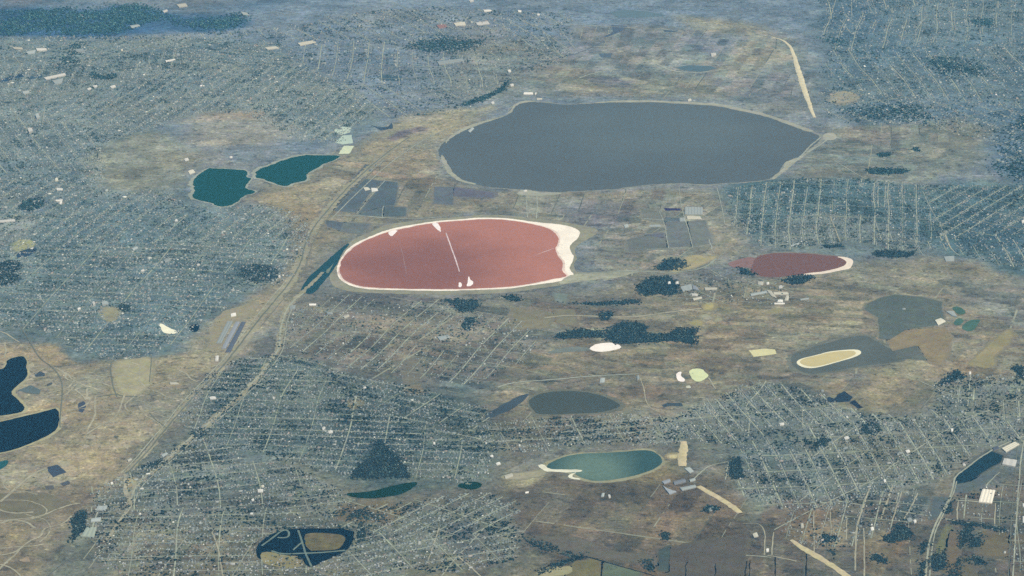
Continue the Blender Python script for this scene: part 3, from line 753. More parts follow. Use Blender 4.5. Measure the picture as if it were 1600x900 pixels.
# white and tan salt pans
for q, rgb, l, nm in (
  ([(919,544),(934,537),(958,535),(971,541),(968,546),(945,550),(926,549)], (248,238,206), "bright white oval salt pan below the dark reed bed", 'salt_pan'),
  ([(1056,583),(1066,580),(1063,588),(1071,592),(1070,597),(1061,597),(1057,591)], (246,242,210), "small white notched salt pan left of the yellowish pan", 'salt_pan'),
  ([(1076,580),(1084,576),(1098,577),(1102,583),(1108,588),(1098,595),(1088,597),(1080,590)], (205,208,152), "yellow-green salt pan beside the small white pan", 'salt_pan'),
  ([(1071,603),(1079,602),(1080,607),(1072,607)], (196,188,160), "tiny pale pan below the white and yellow pans", 'salt_pan'),
  ([(1170,548),(1194,545),(1211,546),(1213,553),(1194,556),(1177,558)], (212,194,146), "tan rectangular pan left of the long beige salt lake", 'salt_pan'),
  ([(248,505),(256,507),(264,513),(277,517),(275,522),(262,522),(254,519)], (236,226,190), "white salt patch left of the small dark pond by the western town", 'salt_pan'),
  ([(522,203),(535,198),(549,200),(547,207),(533,211),(524,207)], (176,194,172), "pale green settling pond, farthest of the three by the teal lakes", 'settling_pond'),
  ([(523,223),(535,212),(550,211),(551,224),(535,226)], (170,190,170), "pale green settling pond, middle one of the three by the teal lakes", 'settling_pond'),
  ([(529,241),(537,228),(553,228),(546,240)], (196,202,164), "pale cream settling pond touching the end of the long teal lake", 'settling_pond')):
    sheet(nm, q, 1.6, M(nm + "_floor", rgb, mid_y(q), var=.07), l, amp=4, smooth=0 if 'rectangular' in l or 'pond' in nm else 1, step=10)
BEIGE_OUT = [(1233,557),(1262,545),(1300,533),(1350,522),(1368,533),(1392,545),(1424,556),(1400,566),(1350,571),(1300,580),(1262,586),(1240,575)]
sheet('lake_shore', BEIGE_OUT, .6, M("dark_salt_marsh", (94,99,102), 560, var=.12), "dark grey marsh round the long beige salt lake", amp=7)
BE = [(1243,566),(1252,560),(1272,556),(1297,549),(1338,545),(1348,550),(1340,557),(1312,565),(1272,576),(1257,575),(1247,571)]
sheet('salt_rim', BE, 1.2, M("salt_rim_white", (232,216,176), 560, var=.05), "white rim of the long beige salt lake", amp=3)
bi = np.array(G(BE)); bi = bi.mean(0) + (bi - bi.mean(0)) * .86
sheet('salt_lake', None, 1.8, M("beige_salt", (206,174,126), 560, var=.05), "long beige dried salt lake with a white rim", ready=ragged(chaikin(bi, 2), 15, 4))
sheet('marsh', [(850,552),(870,546),(895,541),(925,543),(920,549),(890,549),(868,552)], .8, M("grey_marsh", (116,121,120), 547), "grey marshy tail left of the white oval salt pan", amp=6)

# pond crossed by dykes at the bottom
DY = [(402,852),(412,843),(425,834),(450,827),(475,826),(553,826),(553,845),(541,862),(512,874),(490,885),(480,886),(470,872),(430,866),(408,876),(400,868)]
sheet('pond', DY, 1.0, water("dyked_pond_water", (16,52,62), 850), "dark pond split by pale dykes near the bottom edge", amp=4, smooth=1)
sheet('mud_island', [(473,836),(490,832),(515,833),(535,836),(541,842),(534,852),(528,859),(500,861),(482,861)], 1.4, M("island_mud", (112,98,80), 845, var=.3, scales=(40, 90), warm=.08), "brown dried bed in the right half of the dyked pond", amp=5, smooth=1)
sheet('bare_ground', [(405,864),(420,861),(440,868),(472,870),(476,884),(450,890),(424,884),(410,880)], 1.5, M("pond_sand", (148,130,98), 874, var=.2, warm=.06), "sandy bank below the left half of the dyked pond", amp=5, smooth=1)
dk = M("dyke_earth", (104,120,116), 850, var=.2)
for q, w, l in (([(466,829),(471,843),(477,862),(482,875),(487,886)], 7, "pale dyke running down through the middle of the pond"),
                ([(424,861),(440,866),(470,865),(500,864),(540,860)], 11, "pale dyke crossing the pond from side to side"),
                ([(408,853),(420,845),(430,838),(440,829),(450,828),(452,837),(446,841),(434,840)], 8, "looped pale dyke round the corner basin of the pond"),
                ([(457,860),(465,853),(472,848)], 7, "short slanting dyke inside the left basin of the pond")):
    ribbon('dyke', q, w, 1.5, dk, l, h=2.0, amp=2, step=20)

for lab, w0, w1, m_, nm in (
    ("large calm blue-grey lake, the biggest water in the scene", 3, 50, mud, "uneven pale muddy margin of the large grey lake"),
    ("rounded dark teal lake, left of the two beside the western town", 6, 55, M("teal_lake_bank", (150,152,143), 300), "uneven pale bank of the rounded teal lake"),
    ("long dark teal lake narrowing to the right, below the pale settling ponds", 6, 55, M("teal_lake_bank", (150,152,143), 300), "uneven pale bank of the long teal lake"),
    ("upper dark blue reservoir at the left edge with a bay on its right side", 5, 40, tan2, "pale sandy bank of the upper reservoir"),
    ("lower dark blue reservoir at the left edge, straight along its upper bank", 5, 36, tan2, "pale sandy bank of the lower reservoir"),
    ("milky green lake with a white spit on its left side", 4, 46, M("green_lake_bank", (152,140,116), 730), "uneven sandy bank of the green lake"),
    ("flat olive-grey shallow pan near the middle of the plain", 3, 60, M("olive_bank", (112,108,102), 630), "brownish margin of the olive pan"),
    ("small dark red salt lake in front of the tree-lined town", 3, 34, M("red_lake_bank", (136,120,114), 415), "thin greyish margin of the small red lake"),
    ("dark grey marsh round the long beige salt lake", 3, 70, M("marsh_edge", (112,112,108), 560, var=.2, warm=.04), "thinning edge of the dark marsh"),
    ("large pink salt lake with a white crust around it", 3, 26, M("pink_salt_edge", (236,196,176), 400), "pinkish salt edge of the large pink lake")):
    rim('lake_shore', OUTLINE[lab], w0, w1, {True: 1.02, False: .55}["pink salt" in lab], m_, nm)

# ================================================================== FIELDS AND BARE PATCHES
def field(q, rgb, label, name='field', amp=5, smooth=0, var=.15, z=.7, warm=.05):
    o = sheet(name, q, z, mat(name, alb(rgb, mid_y(q)), var=var, scales=(26, 90, 320), warm=warm, bump=.1), label, amp=amp, smooth=smooth)
    if name != 'pool':
        ground = np.array([base[min(max(int((y - Y0) / CELL + .5), 0), NY - 1), min(max(int((x - X0) / CELL + .5), 0), NX - 1)] for x, y in G(q)]).mean(0)
        for k, (w1, sh) in enumerate(((22, .62), (48, .3))):       # the edge thins out into the plain
            rim(name + '_edge', OUTLINE[label], 1, w1, z - .12 - .1 * k, mat(name + "_edge", tuple(np.array(alb(rgb, mid_y(q))) * sh + ground * (1 - sh)), var=var, scales=(26, 90), warm=warm), "thinning edge of the " + " ".join(label.split()[:9]))
    return o
for a in (
 ([(562,287),(571,280),(598,283),(578,302),(556,332),(521,329)], (88,104,116), "dark crop field left of the slanting track, between the teal lakes and the pink lake"),
 ([(601,283),(621,285),(616,321),(600,321),(566,331),(561,334)], (86,103,115), "dark crop field right of the slanting track, above the pink lake"),
 ([(566,333),(600,323),(597,338),(559,336)], (90,106,115), "small dark field below the slanting track"),
 ([(601,323),(635,324),(634,338),(600,338)], (86,103,113), "dark field right of the short upright track"),
 ([(572,257),(588,258),(510,337),(500,332)], (88,100,110), "long narrow dark strip beside the diagonal road above the pink lake"),
 ([(508,344),(540,348),(532,360),(512,354)], (92,104,116), "dark field corner under the diagonal strip"),
 ([(536,348),(578,350),(566,366),(530,361)], (106,114,118), "grey field near the far left shore of the pink lake"),
 ([(679,292),(708,292),(708,320),(678,318)], (98,108,120), "grey-blue field near the lower bend of the grey lake"),
 ([(710,293),(772,301),(770,309),(708,306)], (104,104,120), "purple-grey field strip along the near shore of the grey lake"),
 ([(476,365),(483,364),(479,386),(473,385)], (108,98,108), "small purple-brown plot at the edge of the western town"),
 ([(400,416),(420,414),(436,418),(430,438),(400,441)], (78,98,110), "dark square grove plot in the western town"),
 ([(1041,340),(1062,341),(1060,347),(1038,346)], (90,108,118), "dark grey plot left of the pale greenhouses"),
 ([(1000,325),(1037,332),(1036,350),(1006,342)], (118,120,118), "grey-brown plot left of the purple roofed shed"),
 ([(1012,366),(1038,365),(1038,371),(1012,371)], (100,104,118), "thin purple-grey field in the parcels right of the pink lake"),
 ([(980,375),(1010,368),(1038,372),(1040,388),(1000,392),(984,394)], (108,112,114), "dull grey parcel right of the pink lake"),
 ([(1042,345),(1073,346),(1080,385),(1046,386)], (110,116,120), "blue-grey parcel between two tracks below the greenhouses"),
 ([(1075,346),(1102,344),(1112,380),(1082,386)], (114,119,120), "grey parcel right of the track below the greenhouses"),
 ([(1492,746),(1500,738),(1518,727),(1545,704),(1566,712),(1562,722),(1545,732),(1520,748),(1500,757),(1491,756)], (26,66,86), "large dark green field between the pale curving road and the white warehouses"),
 ([(1494,757),(1515,752),(1545,738),(1560,730),(1552,748),(1510,770),(1492,768)], (92,104,108), "grey-green field below the large dark green field"),
 ([(1355,475),(1375,466),(1400,460),(1440,464),(1472,472),(1474,506),(1420,514),(1405,531),(1374,529),(1372,496),(1352,483)], (92,103,104), "large dark green-grey field above the reddish field"),
 ([(1388,532),(1414,516),(1474,513),(1486,525),(1480,550),(1470,569),(1456,568),(1436,541),(1396,549)], (146,122,102), "reddish ploughed field shaped like a bent arm"),
 ([(1398,548),(1432,541),(1448,563),(1400,560)], (98,104,104), "dark field wedge below the reddish ploughed field"),
 ([(800,480),(862,490),(856,512),(806,515)], (132,120,105), "tan parcel above the dark reed bed"),
 ([(865,484),(896,484),(902,510),(872,505)], (128,118,104), "tan parcel next to the dark reed bed"),
 ([(866,457),(886,460),(884,474),(868,470)], (112,124,122), "small grey-green plot below the pink lake"),
 ([(620,566),(650,562),(660,590),(636,600)], (118,110,104), "brown plot among the tracks of the central plain"),
 ([(545,625),(560,622),(570,630),(555,640),(544,636)], (126,115,100), "small bare brown plot inside the central town"),
 ([(632,605),(655,600),(662,612),(640,618)], (128,114,102), "bare pinkish plot at the top of the central town"),
 ([(1046,858),(1090,848),(1165,836),(1160,905),(1048,905)], (98,88,88), "large reddish-brown field at the bottom edge"),
 ([(900,878),(938,874),(936,905),(880,905)], (122,107,84), "light brown field at the bottom edge, left of the drainage ditch"),
 ([(945,880),(1000,895),(990,905),(942,905)], (96,108,96), "green-grey field right of the drainage ditch at the bottom edge"),
 ([(1030,860),(1047,853),(1046,892),(1030,890)], (74,86,90), "narrow dark field left of the reddish-brown field"),
 ([(1470,835),(1484,820),(1474,855),(1462,872)], (116,112,90), "narrow olive field strip beside the lower right road"),
 ([(1486,830),(1502,838),(1492,896),(1478,896)], (122,100,88), "narrow reddish field strip beside the lower right road"),
 ([(1538,830),(1576,835),(1574,872),(1530,866)], (112,97,86), "brown field beside the right hand main road"),
 ([(1500,870),(1520,872),(1516,905),(1496,905)], (110,98,88), "brown field end at the bottom right"),
 ([(1498,784),(1552,787),(1552,815),(1496,812)], (112,102,98), "brown parcel with a track, left of the right hand main road"),
 ([(1460,776),(1482,778),(1470,805),(1452,812)], (86,99,106), "dark grey parcel left of the lower right road"),
 ([(700,820),(735,812),(762,830),(740,870),(712,862)], (100,102,104), "grey parcel right of the dyked pond"),
 ([(820,838),(900,840),(960,862),(1020,866),(1028,884),(940,872),(860,862)], (108,98,94), "brown strip above the drainage ditch"),
 ([(0,772),(70,770),(110,785),(60,812),(0,808)], (120,108,96), "brown rough plot at the lower left"),
 ([(530,792),(590,784),(630,800),(600,815),(530,812)], (124,106,92), "reddish-brown plot below the crescent pond"),
):
    field(*a)
for a in (
 ([(178,566),(205,563),(236,558),(236,590),(231,605),(212,618),(188,617),(180,592)], (160,147,119), "pale tan bare field below the western town"),
 ([(155,482),(172,479),(186,482),(188,496),(172,505),(159,496)], (150,140,116), "round tan clearing inside the western town"),
 ([(1295,158),(1302,146),(1322,142),(1340,148),(1342,156),(1322,161),(1302,161)], (152,143,128), "tan bare patch right of the yellow sand strip"),
 ([(1065,405),(1085,398),(1108,401),(1122,400),(1102,412),(1080,420),(1062,422),(1056,428),(1050,424)], (166,148,116), "bare yellowish yard beside the dark wood and the small red lake"),
 ([(1098,478),(1110,472),(1118,478),(1108,486)], (172,152,104), "yellow bare patch below the farm buildings"),
 ([(1095,492),(1104,491),(1114,498),(1106,500),(1097,496)], (152,145,126), "pale bare patch, upper left of the three below the farm buildings"),
 ([(1116,500),(1122,495),(1128,499),(1120,503)], (152,142,120), "pale bare patch, right of the three below the farm buildings"),
 ([(1078,505),(1090,501),(1099,504),(1096,509),(1082,508)], (160,142,104), "yellowish bare patch, lower left of the three below the farm buildings"),
 ([(1510,571),(1522,560),(1545,540),(1575,514),(1584,520),(1576,536),(1563,548),(1550,556),(1556,572),(1540,576),(1528,572)], (152,133,104), "scraped tan ground at the right edge of the plain"),
 ([(1197,486),(1220,482),(1222,488),(1199,490)], (152,138,108), "yellowish scraped strip below the white farm compound"),
 ([(330,520),(345,490),(380,480),(402,468),(400,488),(380,498),(352,502),(345,545),(335,550)], (152,137,116), "tan bare ground beside the long grey sheds"),
 ([(195,748),(212,745),(212,756),(204,762),(197,758)], (168,144,108), "orange bare yard beside the highway at the lower left"),
 ([(1045,712),(1060,711),(1060,716),(1044,716)], (196,174,128), "short yellow earth patch left of the upright sand strip"),
 ([(782,745),(800,740),(830,738),(852,735),(846,744),(815,748),(790,749)], (162,150,124), "pale sand flat at the left end of the green lake"),
 ([(838,895),(850,888),(880,886),(896,884),(893,896),(870,900),(850,902)], (160,146,112), "pale bare ground at the bottom edge by the drainage ditch"),
 ([(1576,838),(1600,834),(1604,850),(1578,850)], (112,98,88), "brown corner plot at the right edge"),
 ([(0,348),(55,342),(52,356),(0,362)], (138,150,148), "pale concrete yard at the left edge of the western town"),
 ([(18,385),(36,372),(56,380),(50,388),(26,394)], (150,148,116), "yellowish yard above a dark pool at the left edge"),
):
    field(*a, name='bare_ground', amp=6, smooth=1, var=.14, warm=.05)
for a in (
 ([(24,395),(36,391),(54,386),(57,391),(44,401),(26,403)], (46,80,108), "dark elongated pool at the left edge of the western town"),
 ([(0,124),(20,119),(35,115),(37,120),(14,126),(0,130)], (44,86,116), "dark water strip at the upper left, left of the long white warehouse"),
 ([(40,121),(66,116),(66,121),(46,124)], (58,96,122), "short dark strip just left of the long white warehouse"),
 ([(577,194),(592,199),(606,198),(612,191),(615,201),(596,204)], (62,88,110), "small dark pool on the pale ground by the grey lake"),
 ([(588,119),(600,117),(628,119),(627,127),(596,126)], (64,98,118), "dark oblong pool in the far plain"),
 ([(955,39),(981,41),(972,48),(950,58),(942,58),(958,50)], (80,102,126), "dark bent wedge in the far plain north of the grey lake"),
 ([(935,84),(956,83),(955,90),(940,90)], (86,108,128), "small dark pool in the far plain"),
 ([(1036,46),(1060,47),(1058,50),(1038,50)], (78,104,126), "thin dark strip in the far plain"),
 ([(1056,106),(1075,102),(1110,103),(1120,107),(1098,112),(1068,110)], (84,114,130), "grey-green lens shaped wetland behind the grey lake"),
 ([(952,20),(975,15),(1010,18),(1042,24),(1000,28),(965,27)], (92,122,138), "blue-green wetland at the far edge of the plain"),
 ([(53,584),(62,580),(71,583),(70,588),(56,589)], (70,86,104), "small dark pit beside the upper reservoir"),
 ([(72,601),(80,597),(82,600),(74,604)], (84,90,100), "smallest dark pit beside the upper reservoir"),
 ([(28,610),(48,602),(64,610),(62,617),(40,614)], (92,108,116), "grey wet ground on the bank of the upper reservoir"),
 ([(122,630),(131,627),(135,634),(129,645),(123,643)], (70,84,106), "dark rectangular pit on the tan plain"),
 ([(73,730),(90,726),(104,738),(92,742),(84,746),(76,738)], (66,82,104), "dark blue pit in the tan ground at the lower left"),
 ([(94,756),(106,751),(110,756),(98,760)], (88,88,100), "small purple pit at the lower left"),
 ([(70,760),(84,758),(86,764),(72,765)], (98,94,100), "faint purple pit at the lower left"),
 ([(1288,624),(1296,620),(1305,624),(1303,629),(1290,627)], (48,72,94), "smallest of three dark ponds on the right, at their left end"),
 ([(1304,624),(1308,616),(1318,611),(1332,621),(1326,628),(1308,629)], (44,68,90), "middle and largest of three dark angular ponds on the right"),
 ([(1327,629),(1334,625),(1349,637),(1340,639)], (40,62,86), "narrow dark pond at the lower end of three on the right"),
 ([(1035,633),(1044,629),(1064,630),(1069,635),(1050,634),(1038,637)], (66,84,100), "small dark curved pond above the south-eastern town"),
 ([(1123,582),(1130,581),(1131,585),(1124,585)], (90,90,98), "tiny dark pond right of the yellow-green salt pan"),
 ([(1037,325),(1064,326),(1063,329),(1038,329)], (64,68,110), "thin dark purple pool above the greenhouses"),
):
    field(*a, name='pool', amp=5, smooth=0, var=.08, z=.9, warm=0)
green = M("irrigated_green", (66,108,104), 500, var=.2)
for q, l in (([(1487,481),(1498,478),(1512,488),(1504,492),(1494,490)], "bright green irrigated plot, upper left of three at the right"),
             ([(1488,505),(1498,496),(1508,501),(1500,510)], "bright green irrigated plot, middle of three at the right"),
             ([(1500,512),(1515,500),(1534,499),(1528,506),(1524,516),(1512,519)], "bright green irrigated plot, lower right of three at the right")):
    sheet('field', q, .9, green, l, amp=5, smooth=1)

# ================================================================== ROADS AND BANKS
earth = M("fresh_earth", (213,190,154), 100, var=.12, scales=(25, 90))
earth2 = M("fresh_earth_near", (200,174,136), 820, var=.14, scales=(25, 90), warm=.04)
ribbon('earth_embankment', [(1206,58),(1225,63),(1236,74),(1243,95),(1250,118),(1257,140),(1266,166),(1273,184)], [8, 24, 34, 46, 52, 56, 50, 34, 20], 1.2, earth, "long curved yellow earth embankment running down to the grey lake's eastern tip", h=3, amp=4, wob=.10)
ribbon('earth_embankment', [(1092,760),(1105,768),(1120,776),(1140,789),(1158,802)], [30, 46, 42, 40, 46, 30], 1.2, earth2, "yellow earth embankment slanting down right of the green lake", h=3, amp=3)
ribbon('earth_embankment', [(1237,844),(1255,857),(1274,868),(1300,884),(1330,905)], [20, 42, 52, 44, 42, 40], 1.2, earth2, "yellow earth embankment slanting to the bottom edge", h=3, amp=3)
ribbon('earth_embankment', [(1068,690),(1069,700),(1066,714),(1066,729)], [34, 58, 54, 44], 1.2, earth2, "short upright yellow earth embankment at the right end of the green lake", h=3, amp=3)

gravel = M("gravel_road", (160,156,140), 500, var=.15)
track = M("dirt_track", (166,151,132), 500, var=.2)
track_far = M("dirt_track_far", (156,156,146), 250, var=.2)
tar = M("asphalt", (112,112,108), 600, var=.12)
verge = M("road_verge", (150,140,122), 450, var=.22, warm=.05)
HW1 = [(640,214),(590,250),(545,292),(505,335),(478,375),(470,410),(455,440),(425,475),(398,508),(365,553),(330,592),(296,626),(262,668),(222,715),(196,742)]
HW2 = [(505,425),(470,458),(448,480),(440,500),(437,530),(434,548),(405,588),(380,612),(350,640),(315,672),(290,690),(258,722),(212,756),(200,790)]
ribbon('road_verge', HW1, [40, 80, 95, 100, 90, 80, 60, 45, 40], 1.80, verge, "broad bare tan strip along the main diagonal road", amp=12, step=25, wob=.25)
ribbon('road_verge', HW2, [30, 50, 50, 45, 50, 45, 40], 1.72, verge, "bare tan strip along the second diagonal road", amp=10, step=25, wob=.25)
ribbon('highway', [(x - 7, y - 2) for x, y in HW1[6:]], 9, 2.05, gravel, "pale service lane beside the main diagonal road", amp=3)
ribbon('railway', [(x + 10, y + 2) for x, y in HW1[1:9]], 8, 2.08, M("railway_ballast", (118,116,112), 400), "railway line beside the main diagonal road", amp=2)
ribbon('highway', [(x + 8, y + 2) for x, y in HW2[2:]], 7, 2.05, gravel, "pale lane along the lower side of the second diagonal road", amp=3)
for nm, q, w, m, l in (
 ('highway', [(640,214),(590,250),(545,292),(505,335),(478,375),(470,410),(455,440),(425,475),(398,508),(365,553),(330,592),(296,626),(262,668),(222,715),(196,742)], 15, tar, "main road running diagonally past the teal lakes and the western town to the lower left"),
 ('railway', [(800,160),(740,186),(690,205),(655,222),(600,262),(560,300),(520,340)], 11, track_far, "thin railway line along the west end of the grey lake"),
 ('highway', [(474,458),(455,472),(440,500),(437,530),(436,548),(405,588),(380,612),(350,640),(315,672),(290,690),(258,722),(212,756),(200,790)], 15, gravel, "second road running diagonally along the edge of the central town"),
 ('dirt_road', [(196,742),(195,760),(200,775),(206,790),(196,803),(183,820),(172,838),(158,848)], 15, track, "orange dirt road twisting down from the highway at the lower left"),
 ('dirt_road', [(194,760),(196,772),(206,788)], 14, track, "short second strand of the orange dirt road"),
 ('road', [(1600,682),(1560,698),(1530,716),(1510,732),(1492,744),(1488,762),(1484,778),(1472,800),(1456,832),(1450,860),(1446,905)], 13, gravel, "pale double road curving down past the dark green field at the lower right"),
 ('road', [(1494,752),(1490,770),(1478,797),(1462,828),(1455,858),(1452,905)], 8, gravel, "second carriageway of the pale curving road at the lower right"),
 ('road', [(1602,676),(1595,720),(1590,780),(1587,830),(1583,905)], 10, gravel, "straight pale main road near the right edge"),
 ('road', [(1590,690),(1584,760),(1579,830),(1575,905)], 7, tar, "darker lane beside the straight main road near the right edge"),
 ('track', [(824,301),(822,320),(824,340)], 9, track_far, "left of two short pale tracks between the grey lake and the pink lake"),
 ('track', [(838,301),(840,322),(838,342)], 11, track_far, "right of two short pale tracks between the grey lake and the pink lake"),
 ('track', [(557,335),(578,308),(602,282)], 8, track_far, "slanting track between the dark crop fields"),
 ('track', [(599,322),(597,340)], 8, track_far, "short upright track between two dark fields"),
 ('track', [(508,331),(545,296),(570,275),(600,250)], 9, track_far, "pale track along the dark diagonal strip"),
 ('road', [(520,337),(560,337),(600,341),(650,342),(690,339)], 16, track_far, "pale road along the upper left shore of the pink lake"),
 ('road', [(778,605),(800,598),(860,594),(920,588),(985,585),(998,584)], 17, track_far, "long straight pale track across the middle of the plain"),
 ('track', [(1000,590),(1007,610),(1008,625),(1016,638),(1030,645)], 6, track, "winding footpath down from the long straight track"),
 ('track', [(1107,590),(1118,608)], 9, track, "short pale track from the yellow-green salt pan"),
 ('track', [(1075,300),(1066,300)], 8, track_far, "stub of a track at the near shore of the grey lake"),
 ('track', [(1061,292),(1064,322),(1072,346),(1078,368),(1082,388)], 8, track_far, "track running down past the pale greenhouses"),
 ('track', [(1030,330),(1038,348),(1042,372),(1044,388)], 7, track_far, "track along the left side of the grey parcels"),
 ('track', [(1120,292),(1128,325),(1133,350)], 7, track_far, "track at the left edge of the tree-lined town"),
 ('track', [(1006,342),(1040,344)], 14, track_far, "level track left of the greenhouses"),
 ('track', [(1108,374),(1112,390),(1116,396)], 9, track_far, "pale track down to the yellowish yard"),
 ('track', [(1010,390),(1050,389),(1075,388)], 12, track_far, "pale level track below the grey parcels"),
 ('road', [(1110,422),(1125,432),(1165,445),(1172,444)], 9, track_far, "pale road slanting from the yellowish yard to the farm compound"),
 ('road', [(905,428),(950,425),(1000,424),(1050,427),(1100,420),(1120,404)], 22, M("coast_road", (142,144,134), 425, var=.15), "pale road from the pink lake's right end to the small red lake"),
 ('track', [(850,497),(890,492),(980,497),(1040,489),(1095,482)], 16, track, "faint pale track above the dark reed bed"),
 ('track', [(1262,238),(1285,224),(1296,215)], 22, track_far, "pale track leaving the eastern beach of the grey lake"),
 ('track', [(1232,262),(1250,245),(1266,228),(1282,214)], 18, track_far, "pale shore road at the eastern corner of the grey lake"),
 ('track', [(1297,338),(1304,356),(1313,378)], 8, track, "bright slanting track above the right end of the small red lake"),
 ('track', [(1200,384),(1240,381)], 16, track_far, "pale level track above the small red lake"),
 ('track', [(1372,282),(1372,325)], 8, track_far, "upright pale street, left of two in the tree-lined town"),
 ('track', [(1384,284),(1382,324)], 8, track_far, "upright pale street, right of two in the tree-lined town"),
 ('track', [(1302,250),(1335,270),(1355,281),(1372,284)], 10, track_far, "curved pale road above the tree-lined town"),
 ('track', [(1410,284),(1408,310),(1430,340)], 7, track_far, "pale street bending through the tree-lined town"),
 ('track', [(1443,300),(1455,328),(1470,352),(1484,386)], 7, track_far, "slanting pale street at the right part of the tree-lined town"),
 ('track', [(1470,360),(1488,392),(1500,400)], 7, track_far, "slanting pale track below the tree-lined town"),
 ('track', [(1365,340),(1378,375)], 7, track_far, "first of two short slanting streets below the tree-lined town"),
 ('track', [(1385,352),(1395,378)], 7, track_far, "second of two short slanting streets below the tree-lined town"),
 ('track', [(1425,365),(1440,400),(1455,402)], 7, track_far, "long slanting street below the tree-lined town"),
 ('track', [(1475,360),(1486,390)], 7, track, "short slanting street at the right below the tree-lined town"),
 ('track', [(1415,585),(1440,597),(1472,612),(1510,625)], 8, gravel, "pale path from the plain into the south-eastern town"),
 ('street', [(1517,586),(1514,610),(1513,628),(1508,650)], 8, gravel, "upright pale street at the top of the south-eastern town"),
 ('street', [(1197,595),(1186,612),(1172,626),(1164,638),(1172,652),(1171,665),(1169,682)], 9, gravel, "winding pale street in the middle of the south-eastern town"),
 ('street', [(1104,622),(1116,642),(1124,652)], 7, gravel, "slanting street at the left part of the south-eastern town"),
 ('street', [(1030,648),(1042,668)], 7, gravel, "short slanting street at the left tip of the south-eastern town"),
 ('street', [(1254,640),(1254,670)], 7, gravel, "straight upright street in the south-eastern town"),
 ('road', [(1590,624),(1500,660),(1465,680),(1424,708),(1395,726),(1370,748),(1345,760),(1300,782),(1262,800),(1210,828)], 9, gravel, "long pale road slanting through the south-eastern town"),
 ('road', [(1335,668),(1290,700),(1262,720)], 8, gravel, "pale road slanting past the dark square wood"),
 ('road', [(1350,708),(1320,730),(1288,755),(1242,788)], 8, gravel, "pale slanting road in the lower part of the south-eastern town"),
 ('street', [(1338,700),(1358,712)], 7, gravel, "short cross street in the south-eastern town"),
 ('street', [(1360,758),(1350,790),(1340,818),(1337,850),(1336,892)], 8, track, "long upright dirt street, left of the straight ones at the lower right"),
 ('street', [(1395,758),(1386,785),(1376,812)], 8, track, "pale slanting street, first right of the long upright dirt street"),
 ('street', [(1409,768),(1400,795),(1394,814)], 7, track, "pale slanting street, second right of the long upright dirt street"),
 ('street', [(1434,772),(1422,795),(1412,812)], 7, track, "pale slanting street, third right of the long upright dirt street"),
 ('street', [(1350,826),(1350,905)], 7, track, "upright dirt street reaching the bottom edge"),
 ('street', [(1272,800),(1272,868)], 5, track, "faint upright dirt street near the yellow embankment"),
 ('street', [(1298,800),(1298,845)], 5, track, "faint upright dirt street, right of the one by the embankment"),
 ('street', [(1323,808),(1322,845)], 6, track, "faint upright dirt street left of the long one"),
 ('track', [(1208,832),(1206,868)], 6, track, "upright dirt track at the left of the brown parcels"),
 ('track', [(1200,868),(1245,877)], 10, track, "short level dirt track beside the yellow embankment"),
 ('track', [(1160,818),(1196,818),(1194,868)], 6, track, "angled dirt track round the farm clearing"),
 ('track', [(1165,868),(1205,871)], 12, gravel, "thin pale track below the farm clearing"),
 ('track', [(1082,750),(1100,733),(1112,727),(1138,722)], 10, gravel, "pale road from the factory yard towards the south-eastern town"),
 ('track', [(1138,722),(1134,750)], 7, gravel, "short upright track right of the factory yard"),
 ('track', [(1562,738),(1540,760)], 7, gravel, "thin pale track between the white warehouses"),
 ('track', [(1497,782),(1496,812)], 6, track, "upright track along the brown parcel"),
 ('track', [(1555,787),(1554,824)], 6, track, "upright track right of the brown parcel"),
 ('track', [(1488,781),(1550,786)], 14, gravel, "thin level track below the square white warehouse"),
 ('track', [(756,825),(735,850),(715,868),(690,900)], 8, gravel, "pale straight road slanting right of the dyked pond"),
 ('track', [(715,868),(740,890),(752,902)], 8, track, "pale track branching to the bottom edge"),
 ('track', [(686,825),(678,850),(668,880)], 6, track, "faint upright track right of the dyked pond"),
 ('track', [(332,832),(340,850),(345,880),(349,905)], 8, track, "pale upright track at the bottom left settlement"),
 ('track', [(160,876),(240,874)], 10, track, "level pale track at the bottom left"),
 ('track', [(350,879),(400,878)], 10, track, "level pale track left of the dyked pond"),
 ('track', [(0,868),(25,864),(45,845),(65,838),(66,825),(98,820),(112,806)], 10, track, "pale winding track on the brown ground at the lower left"),
 ('track', [(0,882),(15,886),(32,900)], 9, track, "pale track crossing the bottom left corner"),
 ('track', [(0,785),(22,765),(30,758),(55,738),(72,732)], 16, track, "broad pale track across the tan ground at the lower left"),
 ('track', [(0,818),(18,812),(40,815),(56,826)], 14, track, "looped pale track on the brown ground at the lower left"),
 ('track', [(136,675),(150,650),(148,635),(150,620)], 12, track, "pale upright track on the tan plain"),
 ('track', [(135,680),(155,665),(180,655),(188,640),(195,618)], 11, track, "pale curving track below the pale tan field"),
 ('track', [(118,610),(128,617),(134,625)], 10, track, "short pale track on the tan plain"),
 ('track', [(233,645),(245,658),(262,670)], 8, tar, "short dark road meeting the highway"),
 ('track', [(300,850),(210,822),(160,822)], 7, track, "faint pale track in the lower left settlement"),
 ('road', [(25,500),(38,520),(50,540),(62,560),(85,575),(98,598),(97,625),(94,650),(94,668)], 10, tar, "dark road curving down to the reservoirs"),
 ('road', [(85,573),(110,571),(138,566)], 14, tar, "short dark road along the edge of the western town"),
 ('road', [(183,620),(175,600),(172,578),(175,565)], 10, tar, "dark road along the left side of the pale tan field"),
 ('road', [(150,620),(168,618),(183,615),(188,619),(214,620)], 14, tar, "dark road along the lower side of the pale tan field"),
 ('road', [(237,555),(235,580),(233,597)], 8, tar, "dark road along the right side of the pale tan field"),
 ('track', [(7,535),(10,550),(6,560)], 10, track, "pale track above the upper reservoir"),
 ('track', [(0,518),(12,522),(30,535)], 10, track, "pale track at the left edge above the reservoirs"),
